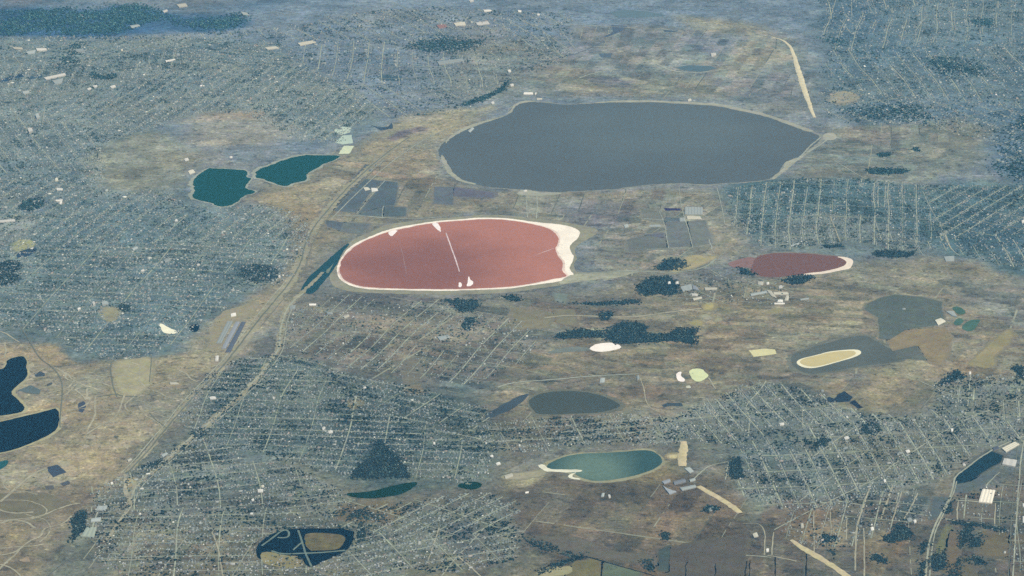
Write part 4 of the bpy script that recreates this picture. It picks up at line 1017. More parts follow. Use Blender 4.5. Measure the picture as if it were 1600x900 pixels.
 ('road', [(848,48),(862,68),(877,88)], 9, track_far, "straight pale road north-west of the grey lake"),
 ('road', [(875,45),(890,66),(900,78)], 7, track_far, "second pale road north-west of the grey lake"),
 ('road', [(540,46),(560,44),(590,41),(614,37)], 20, track_far, "bright pale road edge in the far plain"),
 ('road', [(612,2),(640,16),(662,34)], 10, track_far, "pale slanting road at the top edge"),
 ('road', [(684,46),(705,64),(735,84),(748,88)], 10, track_far, "pale slanting road running towards the grey lake"),
 ('road', [(490,128),(520,156),(545,176),(556,188)], 8, track_far, "thin pale road in the far western town"),
 ('road', [(800,40),(880,38),(960,42),(1050,46),(1085,56)], 16, track_far, "long faint road across the far plain"),
 ('road', [(820,108),(850,96),(905,84),(940,66)], 14, M("far_dark_road", (92,108,126), 90), "dark road slanting across the far plain"),
 ('road', [(905,122),(935,112),(965,108)], 24, track_far, "pale curved track behind the grey lake"),
 ('road', [(1025,100),(1050,112),(1085,114),(1110,112),(1140,108)], 26, track_far, "pale curved bank behind the grey lake"),
 ('road', [(69,162),(69,178),(66,200)], 9, track_far, "short pale street in the far western town"),
 ('road', [(20,84),(30,98),(38,112)], 8, track_far, "pale slanting street at the upper left"),
 ('road', [(328,130),(340,152),(348,166)], 7, track_far, "thin pale street above the reddish ground"),
 ('road', [(1293,40),(1304,8),(1308,-10)], 8, track_far, "pale street at the far north-eastern town, leftmost"),
 ('road', [(1330,-10),(1331,12),(1330,30)], 7, track_far, "pale street at the far north-eastern town, middle"),
 ('road', [(1312,30),(1322,42),(1330,52)], 7, track_far, "short pale street at the far north-eastern town, lowest"),
 ('road', [(1352,-10),(1358,12),(1368,26)], 7, track_far, "pale street at the far north-eastern town, rightmost"),
 ('road', [(1430,50),(1440,34),(1450,24)], 8, track_far, "pale slanting street at the far right"),
):
    mid_ = alb
    if m is track: w = w * 1.4
    ribbon(nm, q, w, 2.0, m, l, amp=2.5 if w < 14 else 4)
ditch = water("ditch_water", (28,54,70), 880)
ribbon('ditch', [(842,892),(870,880),(895,876),(910,868),(940,876),(975,886),(1010,896),(1040,906)], [9, 12, 12, 14, 9, 8, 7], 1.6, ditch, "dark drainage ditch along the bottom edge", amp=5)
ribbon('ditch', [(941,878),(939,905)], 9, 1.6, ditch, "short dark side ditch at the bottom edge")
for q, l in (([(1260,866),(1259,905)], "dark upright hedge ditch left of the yellow embankment's end"), ([(1166,876),(1164,905)], "left of two dark upright ditches at the bottom edge"),
             ([(1171,876),(1170,905)], "right of two dark upright ditches at the bottom edge"), ([(1212,870),(1211,905)], "faint dark upright ditch at the bottom edge"),
             ([(1072,878),(1071,905)], "dark upright ditch in the reddish-brown field"), ([(1119,880),(1117,905)], "second dark upright ditch in the reddish-brown field"),
             ([(1579,836),(1577,905)], "dark ditch along the straight main road")):
    ribbon('ditch', q, 6, 1.6, ditch, l, wob=.4, amp=4)

# waste ground at the lower left: worn tracks, scraped spots and small pits
_r = np.random.default_rng(44)
_waste = np.array(G([(0,560),(90,575),(180,570),(290,552),(330,560),(262,672),(195,735),(110,800),(40,900),(-40,900),(-40,740),(95,690),(100,640),(45,610)]))
_wm = raster(_waste)
for q in (R1, R2, R3): _wm &= ~raster(ragged(np.array(G(q)), 60, 0))
n_ = 0
while n_ < 26:
    x, y = _r.uniform(_waste[:, 0].min(), _waste[:, 0].max()), _r.uniform(_waste[:, 1].min(), _waste[:, 1].max())
    if not at(_wm, np.array([x]), np.array([y]))[0]: continue
    a, pts = _r.uniform(0, 6.28), []
    for k in range(int(_r.integers(8, 26))):
        pts.append((x, y))
        a += _r.normal(0, .28)
        x, y = x + math.cos(a) * 55, y + math.sin(a) * 55
        if not at(_wm, np.array([x]), np.array([y]))[0]: break
    if len(pts) < 6: continue
    p = ragged(chaikin(np.array(pts), 2, False), 14, 2, False)
    v, fc = ribbon_arrays(p, _r.uniform(7, 17), 1.3 + .012 * n_, 0, .25)
    put(bpy.data.objects.new('track', np_mesh('track', v, fc, [track])), "worn winding track across the tan waste ground at the lower left", None, 'structure', "worn tracks on the waste ground")
    n_ += 1
_spots = [M_ for M_ in (mat("scraped_soil", alb((168,152,132), 700), var=.2, scales=(20, 60), warm=.05), mat("dug_soil", alb((104,100,96), 700), var=.2, scales=(20, 60)), mat("reddish_soil", alb((160,134,112), 700), var=.2, scales=(20, 60), warm=.05))]
n_ = 0
while n_ < 60:
    x, y = _r.uniform(_waste[:, 0].min(), _waste[:, 0].max()), _r.uniform(_waste[:, 1].min(), _waste[:, 1].max())
    if not at(_wm, np.array([x]), np.array([y]))[0]: continue
    k = int(_r.choice([0, 0, 0, 2, 2, 1]))
    a = np.sort(_r.uniform(0, 6.28, 9))
    r = _r.uniform(8, 30) * (.6 if k == 1 else 1) * (1 + .4 * _r.normal(0, 1, 9))
    p = ragged(np.column_stack([x + np.cos(a) * r * 1.2, y + np.sin(a) * r * 1.9]), 10, 3)
    sheet('bare_ground', None, .55, _spots[k], ["pale scraped spot on the waste ground at the lower left", "dark dug spot on the waste ground at the lower left", "reddish spot on the waste ground at the lower left"][k], ready=p, group=["scraped spots", "dug spots", "reddish spots"][k] + " on the waste ground")
    n_ += 1

# plough lines of the bent reddish field
_fm = np.array(G([(1390,533),(1414,518),(1472,515),(1483,525),(1477,549),(1469,566),(1458,565),(1438,540),(1398,546)]))
def inside(p, x, y):
    r = np.zeros(len(x), bool)
    for (ax, ay), (bx, by) in zip(p, np.roll(p, -1, 0)):
        if ay != by: r ^= ((ay <= y) != (by <= y)) & (x < ax + (y - ay) / (by - ay) * (bx - ax))
    return r
vs = []
for k in range(26):
    a, b = np.array(gp(1386 + k * 4.4, 508)), np.array(gp(1394 + k * 4.4, 575))
    tt = np.linspace(0, 1, 46)[:, None]
    p = ragged(a + (b - a) * tt, 22, 2, False)
    ok = inside(_fm, p[:, 0], p[:, 1])
    hw = 3.2 + 1.6 * (k % 3)
    for i in np.nonzero(ok[:-1] & ok[1:])[0]:
        vs.append([(p[i, 0] - hw, p[i, 1], 1.0), (p[i + 1, 0] - hw, p[i + 1, 1], 1.0), (p[i + 1, 0] + hw, p[i + 1, 1], 1.0), (p[i, 0] + hw, p[i, 1], 1.0)])
v = np.array(vs).reshape(-1, 3)
v[:, :] = v.reshape(-1, 4, 3)[:, ::-1].reshape(-1, 3)
put(bpy.data.objects.new('furrows', np_mesh('furrows', v, np.arange(len(v)).reshape(-1, 4), [mat("furrow_soil", alb((126,104,90), 535), var=.2, scales=(20, 70))])), "darker plough lines across the bent reddish field", None, 'structure')

# ================================================================== WOODS
def blob_arrays(x, y, r, h, z0=0.0, col=None):
    """Tree crowns as squat uneven eight-sided lumps on the ground."""
    n = len(x)
    k = 5
    a = rng.uniform(0, 6.283, n)
    v = np.zeros((n, k + 2, 3), np.float32)
    for i in range(k):
        t = a + i * 6.283 / k
        rr = r * rng.uniform(.75, 1.2, n)
        v[:, i, 0] = x + np.cos(t) * rr
        v[:, i, 1] = y + np.sin(t) * rr
        v[:, i, 2] = z0 + h * rng.uniform(.3, .62, n)
    v[:, k, 0], v[:, k, 1], v[:, k, 2] = x + r * rng.uniform(-.25, .25, n), y + r * rng.uniform(-.25, .25, n), z0 + h
    v[:, k + 1, 0], v[:, k + 1, 1], v[:, k + 1, 2] = x, y, z0 - .2
    f = np.zeros((n, 2 * k, 3), np.int64)
    for i in range(k):
        f[:, i] = (i, (i + 1) % k, k)
        f[:, k + i] = ((i + 1) % k, i, k + 1)
    f += (np.arange(n) * (k + 2))[:, None, None]
    c = np.repeat(col, k + 2, axis=0) if col is not None else None
    return v.reshape(-1, 3), f.reshape(-1, 3), c

leaf = mat("foliage", (1, 1, 1), var=.22, scales=(18, 90), attr='tint', spec=.1, rough=.8)
def tree_colors(n, rgb, spread=.3):
    c = np.array(rgb).reshape(-1, 3) * np.exp(rng.normal(0, spread, (n, 1)))
    c[:, 0] *= 1 + rng.normal(0, .12, n)
    return np.clip(c, .008, .3)
WOOD_GREEN = (.026, .040, .034)
n_tri = [0]
def wood(q, label, gap=11.0, rgb=WOOD_GREEN, dense=.92, rmax=1.0, name='woodland', floor=True):
    p = shape(q, 0, 22 if floor else 70, 22)
    lo, hi = p.min(0), p.max(0)
    n = int((hi[0] - lo[0]) * (hi[1] - lo[1]) / gap ** 2)
    x, y = rng.uniform(lo[0], hi[0], n), rng.uniform(lo[1], hi[1], n)
    a, b = p, np.roll(p, -1, 0)
    ins = np.zeros(n, bool)
    for (ax, ay), (bx, by) in zip(a, b):
        if ay == by: continue
        ins ^= ((ay <= y) != (by <= y)) & (x < ax + (y - ay) / (by - ay) * (bx - ax))
    clump = at(_CL, x, y)
    ins &= rng.uniform(0, 1, n) < dense + (.55 if floor else 1.2) * np.minimum(clump, .2) + .1
    x, y = x[ins], y[ins]
    x, y = x + rng.normal(0, 14 if floor else 55, len(x)), y + rng.normal(0, 22 if floor else 90, len(x))
    r = gap * .62 * rng.uniform(.7, 1.45, len(x)) * rmax
    v, f, c = blob_arrays(x, y, r, r * rng.uniform(.8, 1.3, len(x)), .6, tree_colors(len(x), np.array(rgb) * 1.2, .55))  # lighter, more varied tints put the look of sunlit crowns into the colour
    if not floor:
        n_tri[0] += len(f)
        put(bpy.data.objects.new(name, np_mesh(name, v, f, [leaf], colors=c)), label, None, 'stuff')
        return
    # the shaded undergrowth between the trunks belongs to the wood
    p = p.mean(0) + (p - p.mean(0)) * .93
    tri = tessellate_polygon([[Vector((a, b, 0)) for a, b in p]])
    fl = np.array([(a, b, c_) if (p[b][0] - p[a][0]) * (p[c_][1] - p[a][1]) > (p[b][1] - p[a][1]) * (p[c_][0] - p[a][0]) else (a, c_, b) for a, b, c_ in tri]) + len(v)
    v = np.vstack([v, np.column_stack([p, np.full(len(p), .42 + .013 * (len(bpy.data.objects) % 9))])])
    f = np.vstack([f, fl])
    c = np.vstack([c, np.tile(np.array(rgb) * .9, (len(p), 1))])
    n_tri[0] += len(f)
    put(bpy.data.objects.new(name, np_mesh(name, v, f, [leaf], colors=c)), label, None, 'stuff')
_CL = noise(260, 4, 55)
for a in (
 ([(1022,413),(1034,407),(1050,404),(1068,407),(1070,416),(1055,422),(1036,422),(1024,421)], "dark oval wood left of the yellowish yard", 12),
 ([(994,446),(1004,437),(1020,433),(1046,431),(1054,438),(1064,446),(1066,458),(1050,462),(1030,460),(1008,462),(996,456)], "large dark wood beside the grey-roofed farm, below the oval wood", 12),
 ([(700,468),(722,466),(750,467),(753,477),(740,482),(736,487),(716,486),(708,478)], "dark ragged wood below the near edge of the pink lake", 12),
 ([(727,498),(746,497),(740,510),(732,517),(724,516)], "narrow dark wood below the ragged one near the pink lake", 12),
 ([(783,461),(800,460),(815,464),(810,471),(790,470)], "small dark wood strip below the right part of the pink lake", 12),
 ([(860,528),(880,519),(908,512),(938,515),(945,522),(940,528),(905,529),(875,530)], "left part of the dark reed bed above the white oval pan", 11),
 ([(938,524),(952,511),(970,503),(1000,503),(1010,508),(1008,522),(1048,521),(1058,513),(1090,512),(1092,535),(1085,538),(1062,532),(1030,532),(992,537),(966,538),(948,530)], "right part of the dark reed bed, long and squared off at its right end", 11),
 ([(932,489),(958,485),(956,496),(944,501)], "small dark thicket above the reed bed", 12),
 ([(865,474),(930,473),(1000,468),(1005,474),(930,478)], "thin dark tree line above the reed bed", 12),
 ([(1223,437),(1240,433),(1268,431),(1270,436),(1258,443),(1240,445)], "dark wood touching the near shore of the small red lake", 12),
 ([(1154,418),(1172,422),(1178,430),(1160,428)], "dark scrub at the near left corner of the small red lake", 12),
 ([(592,684),(603,694),(618,706),(630,722),(642,736),(648,748),(600,749),(546,748),(556,732),(570,722),(578,706)], "triangular dark wood pointing up in the central town", 10),
 ([(1270,686),(1284,681),(1294,688),(1283,702),(1268,697)], "dark square wood in the south-eastern town", 11),
 ([(1347,664),(1362,660),(1372,672),(1364,680),(1348,678)], "dark green grove at the foot of the slanting plain edge, right side", 11),
 ([(1461,600),(1478,590),(1492,576),(1510,588),(1496,596),(1480,602),(1465,606)], "dark grove at the top corner of the south-eastern town", 11),
 ([(1580,576),(1590,570),(1604,572),(1604,592),(1588,590)], "dark grove at the right edge of the plain", 11),
 ([(1492,672),(1512,660),(1512,668),(1492,680),(1472,680)], "dark grove along the long pale road in the south-eastern town", 11),
 ([(1398,826),(1408,820),(1426,832),(1420,842),(1398,846),(1380,842)], "dark wood above the light brown slope at the lower right", 10),
 ([(1374,838),(1394,836),(1402,844),(1394,850),(1384,845)], "lower dark scrub beside the wood at the lower right", 10),
 ([(1352,870),(1366,865),(1384,868),(1388,876),(1380,882),(1356,878)], "oval dark copse on the brown plain at the lower right", 10),
 ([(1285,834),(1296,832),(1304,839),(1294,845),(1285,848)], "small blue-dark copse near the yellow embankment", 10),
 ([(1298,860),(1306,858),(1308,865),(1300,867)], "tiny copse below the small blue-dark one", 10),
 ([(1440,852),(1450,846),(1450,866),(1440,870)], "upper dark copse on the left of the curving road", 10),
 ([(1436,878),(1446,874),(1444,904),(1434,904)], "lower dark copse on the left of the curving road", 10),
 ([(1500,838),(1508,822),(1520,820),(1516,848),(1504,862),(1494,858)], "dark green upright plantation at the lower right", 10),
 ([(1518,842),(1534,838),(1532,856),(1516,856)], "square dark green plantation next to the upright one", 10),
 ([(1466,868),(1480,856),(1476,890),(1452,892),(1454,876)], "dark green plantation beside the curving road", 10),
 ([(1490,875),(1502,874),(1500,905),(1486,905)], "dark plantation strip at the bottom edge", 10),
 ([(1482,812),(1520,818),(1576,824),(1576,830),(1520,824),(1484,818)], "dark tree line above the brown field at the lower right", 10),
 ([(1500,874),(1530,872),(1545,880),(1530,884),(1502,878)], "dark tree line below the square plantation", 10),
 ([(1478,784),(1494,780),(1492,800),(1478,804)], "small dark copse beside the curving road", 10),
 ([(1142,716),(1158,712),(1160,748),(1140,748)], "dark wood right of the factory yard", 10),
 ([(1094,792),(1110,788),(1132,792),(1126,798),(1096,798)], "low dark scrub right of the green lake's brown field", 11),
 ([(1036,832),(1048,828),(1048,842),(1038,844)], "small dark scrub on the brown field", 11),
 ([(840,892),(870,880),(902,872),(920,862),(910,872),(880,882),(850,896)], "dark tree belt beside the drainage ditch", 10),
 ([(820,842),(850,850),(880,862),(910,868),(905,872),(870,866),(830,852)], "tree belt along the lower left edge of the brown field", 11),
 ([(1000,878),(1020,872),(1026,890),(1005,892)], "dark thicket by the drainage ditch", 10),
 ([(545,806),(560,800),(600,806),(590,812)], "tiny scrub on the reddish plot below the crescent pond", 11),
 ([(556,826),(570,826),(572,840),(560,846)], "dark grove at the right end of the dyked pond", 10),
 ([(1464,97),(1490,95),(1520,99),(1540,104),(1530,114),(1500,117),(1475,117),(1462,108)], "dark teal wood in the hazy north-eastern town", 15),
 ([(1286,60),(1300,58),(1316,64),(1306,69),(1292,66)], "far dark copse north of the yellow embankment", 15),
 ([(1514,33),(1530,29),(1548,37),(1546,42),(1524,39)], "far dark copse in the north-eastern town", 15),
 ([(1346,77),(1360,79),(1356,83),(1346,82)], "smallest far copse in the north-eastern town", 15),
 ([(1352,266),(1368,262),(1400,262),(1424,266),(1418,272),(1390,273),(1358,272)], "long dark wood above the tree-lined town", 13),
 ([(1370,240),(1390,238),(1392,244),(1376,245)], "small dark copse right of the grey lake, left one", 13),
 ([(1425,232),(1440,230),(1442,236),(1428,238)], "small dark copse right of the grey lake, right one", 13),
 ([(1366,395),(1385,392),(1410,395),(1435,391),(1432,399),(1400,403),(1370,402)], "dark hedge-like wood above the brown plain at the right", 12),
 ([(1282,383),(1310,381),(1318,386),(1290,388)], "thin dark scrub above the right end of the small red lake", 12),
 ([(378,420),(400,414),(420,416),(434,422),(426,438),(400,440),(382,434)], "dark park wood in the western town", 12),
 ([(0,412),(18,405),(34,415),(26,440),(8,448),(-10,440)], "dark wood at the left edge of the western town", 12),
 ([(181,479),(194,474),(207,478),(202,488),(190,490)], "dark wood beside the round tan clearing", 11),
 ([(137,117),(146,113),(156,117),(168,120),(180,115),(188,120),(176,124),(150,122)], "dark ragged wood above the white roofs in the far western town", 14),
 ([(34,312),(66,308),(70,322),(50,330),(34,328)], "dim wooded block in the western town", 13),
 ([(0,20),(60,14),(140,12),(230,12),(262,26),(240,34),(180,52),(120,58),(60,56),(0,52)], "wide dark forest belt at the upper left", 22),
 ([(262,26),(320,30),(380,22),(390,34),(386,44),(330,46),(290,42)], "right hand end of the dark forest belt at the upper left", 20),
 ([(100,94),(108,80),(124,66),(128,68),(112,86),(106,104)], "curved dark tree belt at the upper left", 16),
 ([(620,70),(700,60),(760,66),(720,78),(640,80)], "faint dark grove in the far plain", 20),
 ([(720,165),(740,155),(775,142),(790,128),(800,124),(790,140),(750,160)], "thin dark tree belt at the west end of the grey lake", 14),
 ([(1320,170),(1380,164),(1460,168),(1500,172),(1440,186),(1360,186)], "hazy dark grove below the tan patch at the right", 20),
 ([(1568,200),(1604,178),(1604,320),(1580,316),(1560,270)], "hazy wooded edge at the far right", 22),
 ([(300,676),(320,668),(330,676),(310,686)], "dark scrub beside the highway in the lower left", 11),
 ([(222,730),(240,722),(252,716),(262,722),(240,734)], "dark wood between the two roads at the lower left", 10),
 ([(110,815),(130,796),(142,800),(134,826),(110,850)], "dark wooded edge of the lower left settlement", 11),
):
    q, l, g = a
    wood(q, l, min(g, 16), rgb=(.038, .078, .074) if mid_y(q) < 70 else (.030, .052, .044) if mid_y(q) < 330 else WOOD_GREEN, dense=.55 if g >= 15 else .92, floor=g < 15)  # farther woods get paler, bluer leaves: haze put into their colour

# ================================================================== SETTLEMENTS
TOWNS = [
 # outline, street direction (two points), lot (m), share of lots built, share with trees, house size, street width, roof brightness
 ("west", [(-200,110),(120,95),(430,62),(520,130),(596,178),(520,226),(440,214),(400,176),(310,176),(240,205),(150,225),(170,300),(260,300),(300,325),(420,318),(478,332),(472,395),(430,438),(345,478),(292,536),(200,568),(120,556),(60,516),(-200,500)], ((205,375),(300,302)), 31, .62, .60, 1.25, 8, .95),
 ("central", [(330,585),(440,545),(560,590),(700,606),(768,640),(782,700),(750,760),(640,752),(540,752),(430,722),(330,702),(292,672)], ((480,600),(740,652)), 27, .62, 1.0, 1.0, 9, .85),
 ("south", [(200,742),(300,672),(430,722),(540,760),(560,792),(640,786),(790,756),(838,800),(815,850),(760,905),(420,905),(200,905),(120,870),(150,790)], ((200,804),(400,801)), 27, .62, .72, 1.0, 9, .9),
 ("east", [(1080,640),(1180,592),(1260,606),(1330,655),(1440,650),(1480,592),(1800,575),(1800,690),(1560,690),(1480,735),(1420,760),(1330,780),(1200,800),(1166,775),(1160,700),(1060,690),(1000,672)], ((1262,720),(1335,668)), 28, .62, .78, 1.0, 9, .9),
 ("lined", [(1130,294),(1230,280),(1330,276),(1430,290),(1560,284),(1800,300),(1800,440),(1560,415),(1500,396),(1400,388),(1290,378),(1200,390),(1150,350)], ((1372,282),(1372,325)), 31, .50, .95, 1.1, 9, .9),
 ("northeast", [(1275,-40),(1800,-40),(1800,300),(1580,280),(1540,215),(1420,195),(1300,192),(1285,120)], ((1430,50),(1450,24)), 44, .5, .42, 1.5, 9, .95),
 ("north", [(420,60),(520,20),(680,10),(900,20),(880,90),(800,130),(720,175),(600,185),(520,130)], ((684,46),(748,88)), 44, .42, .5, 1.5, 9, .9),
 ("northwest", [(-200,60),(250,56),(430,45),(520,20),(430,64),(120,97),(-200,110)], ((100,100),(260,60)), 44, .5, .55, 1.5, 9, .95),
 ("scattered", [(450,480),(540,465),(690,470),(860,520),(820,560),(770,600),(640,586),(560,580),(440,545)], ((445,565),(520,500)), 30, .24, .36, 1.0, 8, .95),
 ("pan", [(765,655),(830,652),(1000,647),(1060,650),(1090,690),(1000,694),(930,699),(850,706),(790,718),(755,695)], ((800,682),(1000,666)), 27, .55, .85, 1.0, 9, .95),
 ("parcels", [(1210,800),(1330,780),(1450,762),(1440,800),(1400,830),(1345,850),(1240,850)], ((1360,758),(1337,850)), 28, .34, .45, 1.0, 7, .9),
 ("edge", [(1480,770),(1800,700),(1800,905),(1590,905),(1580,830),(1490,815)], ((1590,690),(1580,900)), 30, .22, .35, 1.0, 7, .9),
 ("farms", [(1070,420),(1240,430),(1240,480),(1150,470),(1060,480)], ((1110,422),(1165,445)), 32, .2, .3, 1.1, 7, 1.0),
]
street_mat = mat("pale_street", alb((150, 154, 138), 600), var=.25, scales=(60, 240), warm=.04)
HX, HY, HW, HD, HH, HR, HC, HT = [], [], [], [], [], [], [], []
TX, TY, TR = [], [], []
BLOCKED = np.zeros((NY, NX), bool)
for q in (GREY, PINK_SHORE, RED, TEAL1, TEAL2, R1, R2, GREEN, OL, DY, BEIGE_OUT,
          [(592,684),(650,748),(544,750)], [(540,771),(656,752),(640,766),(560,779)], [(178,566),(236,558),(231,605),(188,617)], [(155,482),(188,480),(172,505)], [(248,504),(278,516),(256,524)]):
    BLOCKED |= raster(G(q))
_WALK = noise(520, 4, 71)
_LOW = noise(900, 4, 72)
_GROVE = noise(150, 3, 91)
town_poly = {}
DX, DY = noise(1200, 2, 81) * 26, noise(1200, 2, 82) * 34          # streets are never quite straight
def bend(x, y):
    return x + at(DX, x, y), y + at(DY, x, y)
def smooth_at(a, x, y):
    fx, fy = np.clip((x - X0) / CELL, 0, NX - 1.001), np.clip((y - Y0) / CELL, 0, NY - 1.001)
    i, j = fx.astype(int), fy.astype(int)
    u, v = fx - i, fy - j
    return (a[j, i] * (1 - u) + a[j, i + 1] * u) * (1 - v) + (a[j + 1, i] * (1 - u) + a[j + 1, i + 1] * u) * v
def bend(x, y):
    return x + smooth_at(DX, x, y), y + smooth_at(DY, x, y)
SUBS = {"west": 9, "central": 2, "south": 6, "east": 6, "lined": 3, "northeast": 5, "north": 5, "northwest": 3, "scattered": 1}
PARTS_OF_TOWN = []
for row in TOWNS:
    nm, q = row[0], row[1]
    p = np.array(G(q))
    m = blur(raster(p), 170) + .30 * noise(520, 5, 200 + len(PARTS_OF_TOWN))
    k = SUBS.get(nm, 1)
    r_ = np.random.default_rng(len(nm) * 17 + k)
    lo, hi = p.min(0), p.max(0)
    sx, sy = r_.uniform(lo[0], hi[0], k), r_.uniform(lo[1], hi[1], k)
    wx, wy = GX + warp[0] * 1.2, GY + warp[1] * 1.2
    idx = np.argmin([(wx - a) ** 2 + (wy - b) ** 2 for a, b in zip(sx, sy)], 0)
    turn = [0] + list(r_.choice([0, math.pi / 2, .35, -.4, .8], k - 1) + r_.normal(0, .1, k - 1))
    for s in range(k):
        PARTS_OF_TOWN.append((row, p, np.where(idx == s, m, 0), turn[s], s == 0))
streets_of = {}
def join(parts):
    off, fs = 0, []
    for v, f in parts:
        fs.append(f + off)
        off += len(v)
    return np.vstack([v for v, f in parts]), np.vstack(fs)
for ti, ((nm, q, (da, db), lot, ph, pt, size, sw, bright), p, m, turn, first_part) in enumerate(PARTS_OF_TOWN):
    ax, ay = gp(*da)
    bx, by = gp(*db)
    L = math.hypot(bx - ax, by - ay)
    ux, uy = (bx - ax) / L, (by - ay) / L
    ux, uy = ux * math.cos(turn) - uy * math.sin(turn), ux * math.sin(turn) + uy * math.cos(turn)
    o = p.mean(0)
    R = max(np.hypot(*(p - o).T))
    bv = lot * 4 + sw                              # long garden plots back to back between two streets
    nu, nv = int(R / lot) + 1, int(R / bv) + 1
    row_at = np.array([-.62, .62, -1.5, 1.5]) * lot
    I, J, K = np.meshgrid(np.arange(-nu, nu), np.arange(-nv, nv), np.arange(4), indexing='ij')
    U, V = (I * lot).ravel().astype(float), (J * bv + row_at[K]).ravel().astype(float)
    front = K.ravel() < 2
    keep = ((I.ravel() % 11) != 0)                 # cross streets
    U, V, front = U[keep], V[keep], front[keep]
    U += rng.normal(0, lot * .34, len(U))
    V += rng.normal(0, lot * np.where(front, .16, .38))
    x, y = o[0] + U * ux - V * uy, o[1] + U * uy + V * ux
    x, y = bend(x, y)
    dens = at(m, x, y)
    ok = (dens > .5) & ~at(BLOCKED, x, y)
    x, y, dens, front = x[ok], y[ok], dens[ok], front[ok]
    px_, py_ = to_px(x, y)
    vis = (px_ > -190) & (px_ < 1790) & (py_ > -40) & (py_ < 960)
    x, y, dens, front = x[vis], y[vis], dens[vis], front[vis]
    n = len(x)
    w = at(_WALK, x, y)
    gv = at(_GROVE, x, y)
    hs = rng.uniform(0, 1, n) < ph * np.where(front, 1.35, .55) * np.clip(1 + .5 * w - .7 * gv, .08, 1.5)
    k = hs.sum()
    HX.append(x[hs]); HY.append(y[hs])
    big = rng.uniform(0, 1, k) < .05
    HW.append(rng.uniform(8, 15, k) * size * np.where(big, 2.2, 1)); HD.append(rng.uniform(8, 13, k) * size * np.where(big, 1.5, 1)); HH.append(rng.uniform(3.2, 6.5, k) * np.where(big, 1.5, 1))
    HR.append(np.full(k, math.atan2(uy, ux)) + rng.normal(0, .05, k) + rng.integers(0, 2, k) * math.pi / 2)
    t = rng.uniform(0, 1, k)
    pal = np.array([[.26, .305, .285], [.20, .245, .235], [.15, .19, .19], [.27, .25, .215], [.36, .40, .365], [.60, .65, .58]])
    c = pal[np.searchsorted([.36, .60, .78, .88, .988], t)]
    HC.append(np.clip(c * bright * np.exp(rng.normal(0, .16, (k, 1))), .03, .8))
    HT.append(np.full(k, [z[0] for z in TOWNS].index(nm)))
    # trees: gardens behind the houses
    for rep in range(3):
        ts = rng.uniform(0, 1, n) < pt * np.where(front, .22, 1.15) * np.clip(.62 - .35 * w + 1.1 * gv + .3 * at(_LOW, x, y), .05, 1.6) * .72
        k = ts.sum()
        TX.append(x[ts] + rng.normal(0, lot * .40, k)); TY.append(y[ts] + rng.normal(0, lot * .40, k))
        TR.append(rng.uniform(3.6, 7.6, k) * (1.25 if lot > 40 else 1) * np.clip(1 + .6 * gv[ts], .7, 1.6))
    # streets: the lines between the blocks, broken where the town thins out
    vs, fs, off = [], [], 0
    seg = 40.0
    fade = at
    for along in (True, False):
        if along:
            uu = np.arange(-R, R, seg)
            lines = np.arange(-nv, nv + 1) * bv
        else:
            uu = np.arange(-R, R, seg)
            lines = np.arange(-nu // 11 - 1, nu // 11 + 2) * 11.0 * lot
        for ln in lines:
            u = uu
            if along: x0, y0, x1, y1 = o[0] + u * ux - ln * uy, o[1] + u * uy + ln * ux, o[0] + (u + seg) * ux - ln * uy, o[1] + (u + seg) * uy + ln * ux
            else: x0, y0, x1, y1 = o[0] + ln * ux - u * uy, o[1] + ln * uy + u * ux, o[0] + ln * ux - (u + seg) * uy, o[1] + ln * uy + (u + seg) * ux
            x0, y0 = bend(x0, y0)
            x1, y1 = bend(x1, y1)
            ww = sw * rng.choice([.6, .9, 1.1, 1.3]) * (1 if along else .9)
            ok = (at(m, x0, y0) > .52) & ~at(BLOCKED, x0, y0) & ~at(BLOCKED, x1, y1) & (at(_WALK, x0, y0) + rng.normal(0, .35) > (-.8 if nm in ('central', 'south', 'east', 'lined') else -.45))
            px_, py_ = to_px(x0, y0)
            ok &= (px_ > -200) & (px_ < 1800) & (py_ > -60) & (py_ < 970)
            if not ok.any(): continue
            x0, y0, x1, y1 = x0[ok], y0[ok], x1[ok], y1[ok]
            nx_, ny_ = (-uy, ux) if along else (-ux, -uy)
            hw = ww / 2
            zz = np.full(len(x0), 1.45 if along else 1.7)
            q4 = np.stack([np.column_stack([x0 - nx_ * hw, y0 - ny_ * hw, zz]), np.column_stack([x1 - nx_ * hw, y1 - ny_ * hw, zz]), np.column_stack([x1 + nx_ * hw, y1 + ny_ * hw, zz]), np.column_stack([x0 + nx_ * hw, y0 + ny_ * hw, zz])], 1)
            vs.append(q4.reshape(-1, 3))
            fs.append(np.arange(len(x0) * 4).reshape(-1, 4) + off)
            off += len(x0) * 4
    if vs:
        streets_of.setdefault(nm, []).append((np.vstack(vs), np.vstack(fs)))
for nm in streets_of:
    if True:
        desc = {"west": "dense grid of narrow streets of the large western town", "central": "sloping parallel lanes of the central town around the triangular wood", "south": "level lanes of the settlement round the dyked pond",
                "east": "slanting lanes of the south-eastern town", "lined": "upright lanes of the tree-lined town behind the small red lake", "northeast": "hazy streets of the north-eastern town", "north": "hazy streets north-west of the grey lake",
                "northwest": "hazy streets beside the dark forest belt", "scattered": "parallel lanes among the scattered plots below the pink lake", "pan": "level lanes of the houses between the olive pan and the green lake", "parcels": "lanes of the sparse plots at the lower right", "edge": "lanes near the straight road at the right edge", "farms": "farm lanes in front of the small red lake"}[nm]
        put(bpy.data.objects.new('street_grid', np_mesh('street_grid', *join(streets_of[nm]), [street_mat])), desc, None, 'structure')
HX, HY, HW, HD, HH, HR, HT = (np.concatenate(a) for a in (HX, HY, HW, HD, HH, HR, HT))
HC = np.vstack(HC)
TX, TY, TR = (np.concatenate(a) for a in (TX, TY, TR))
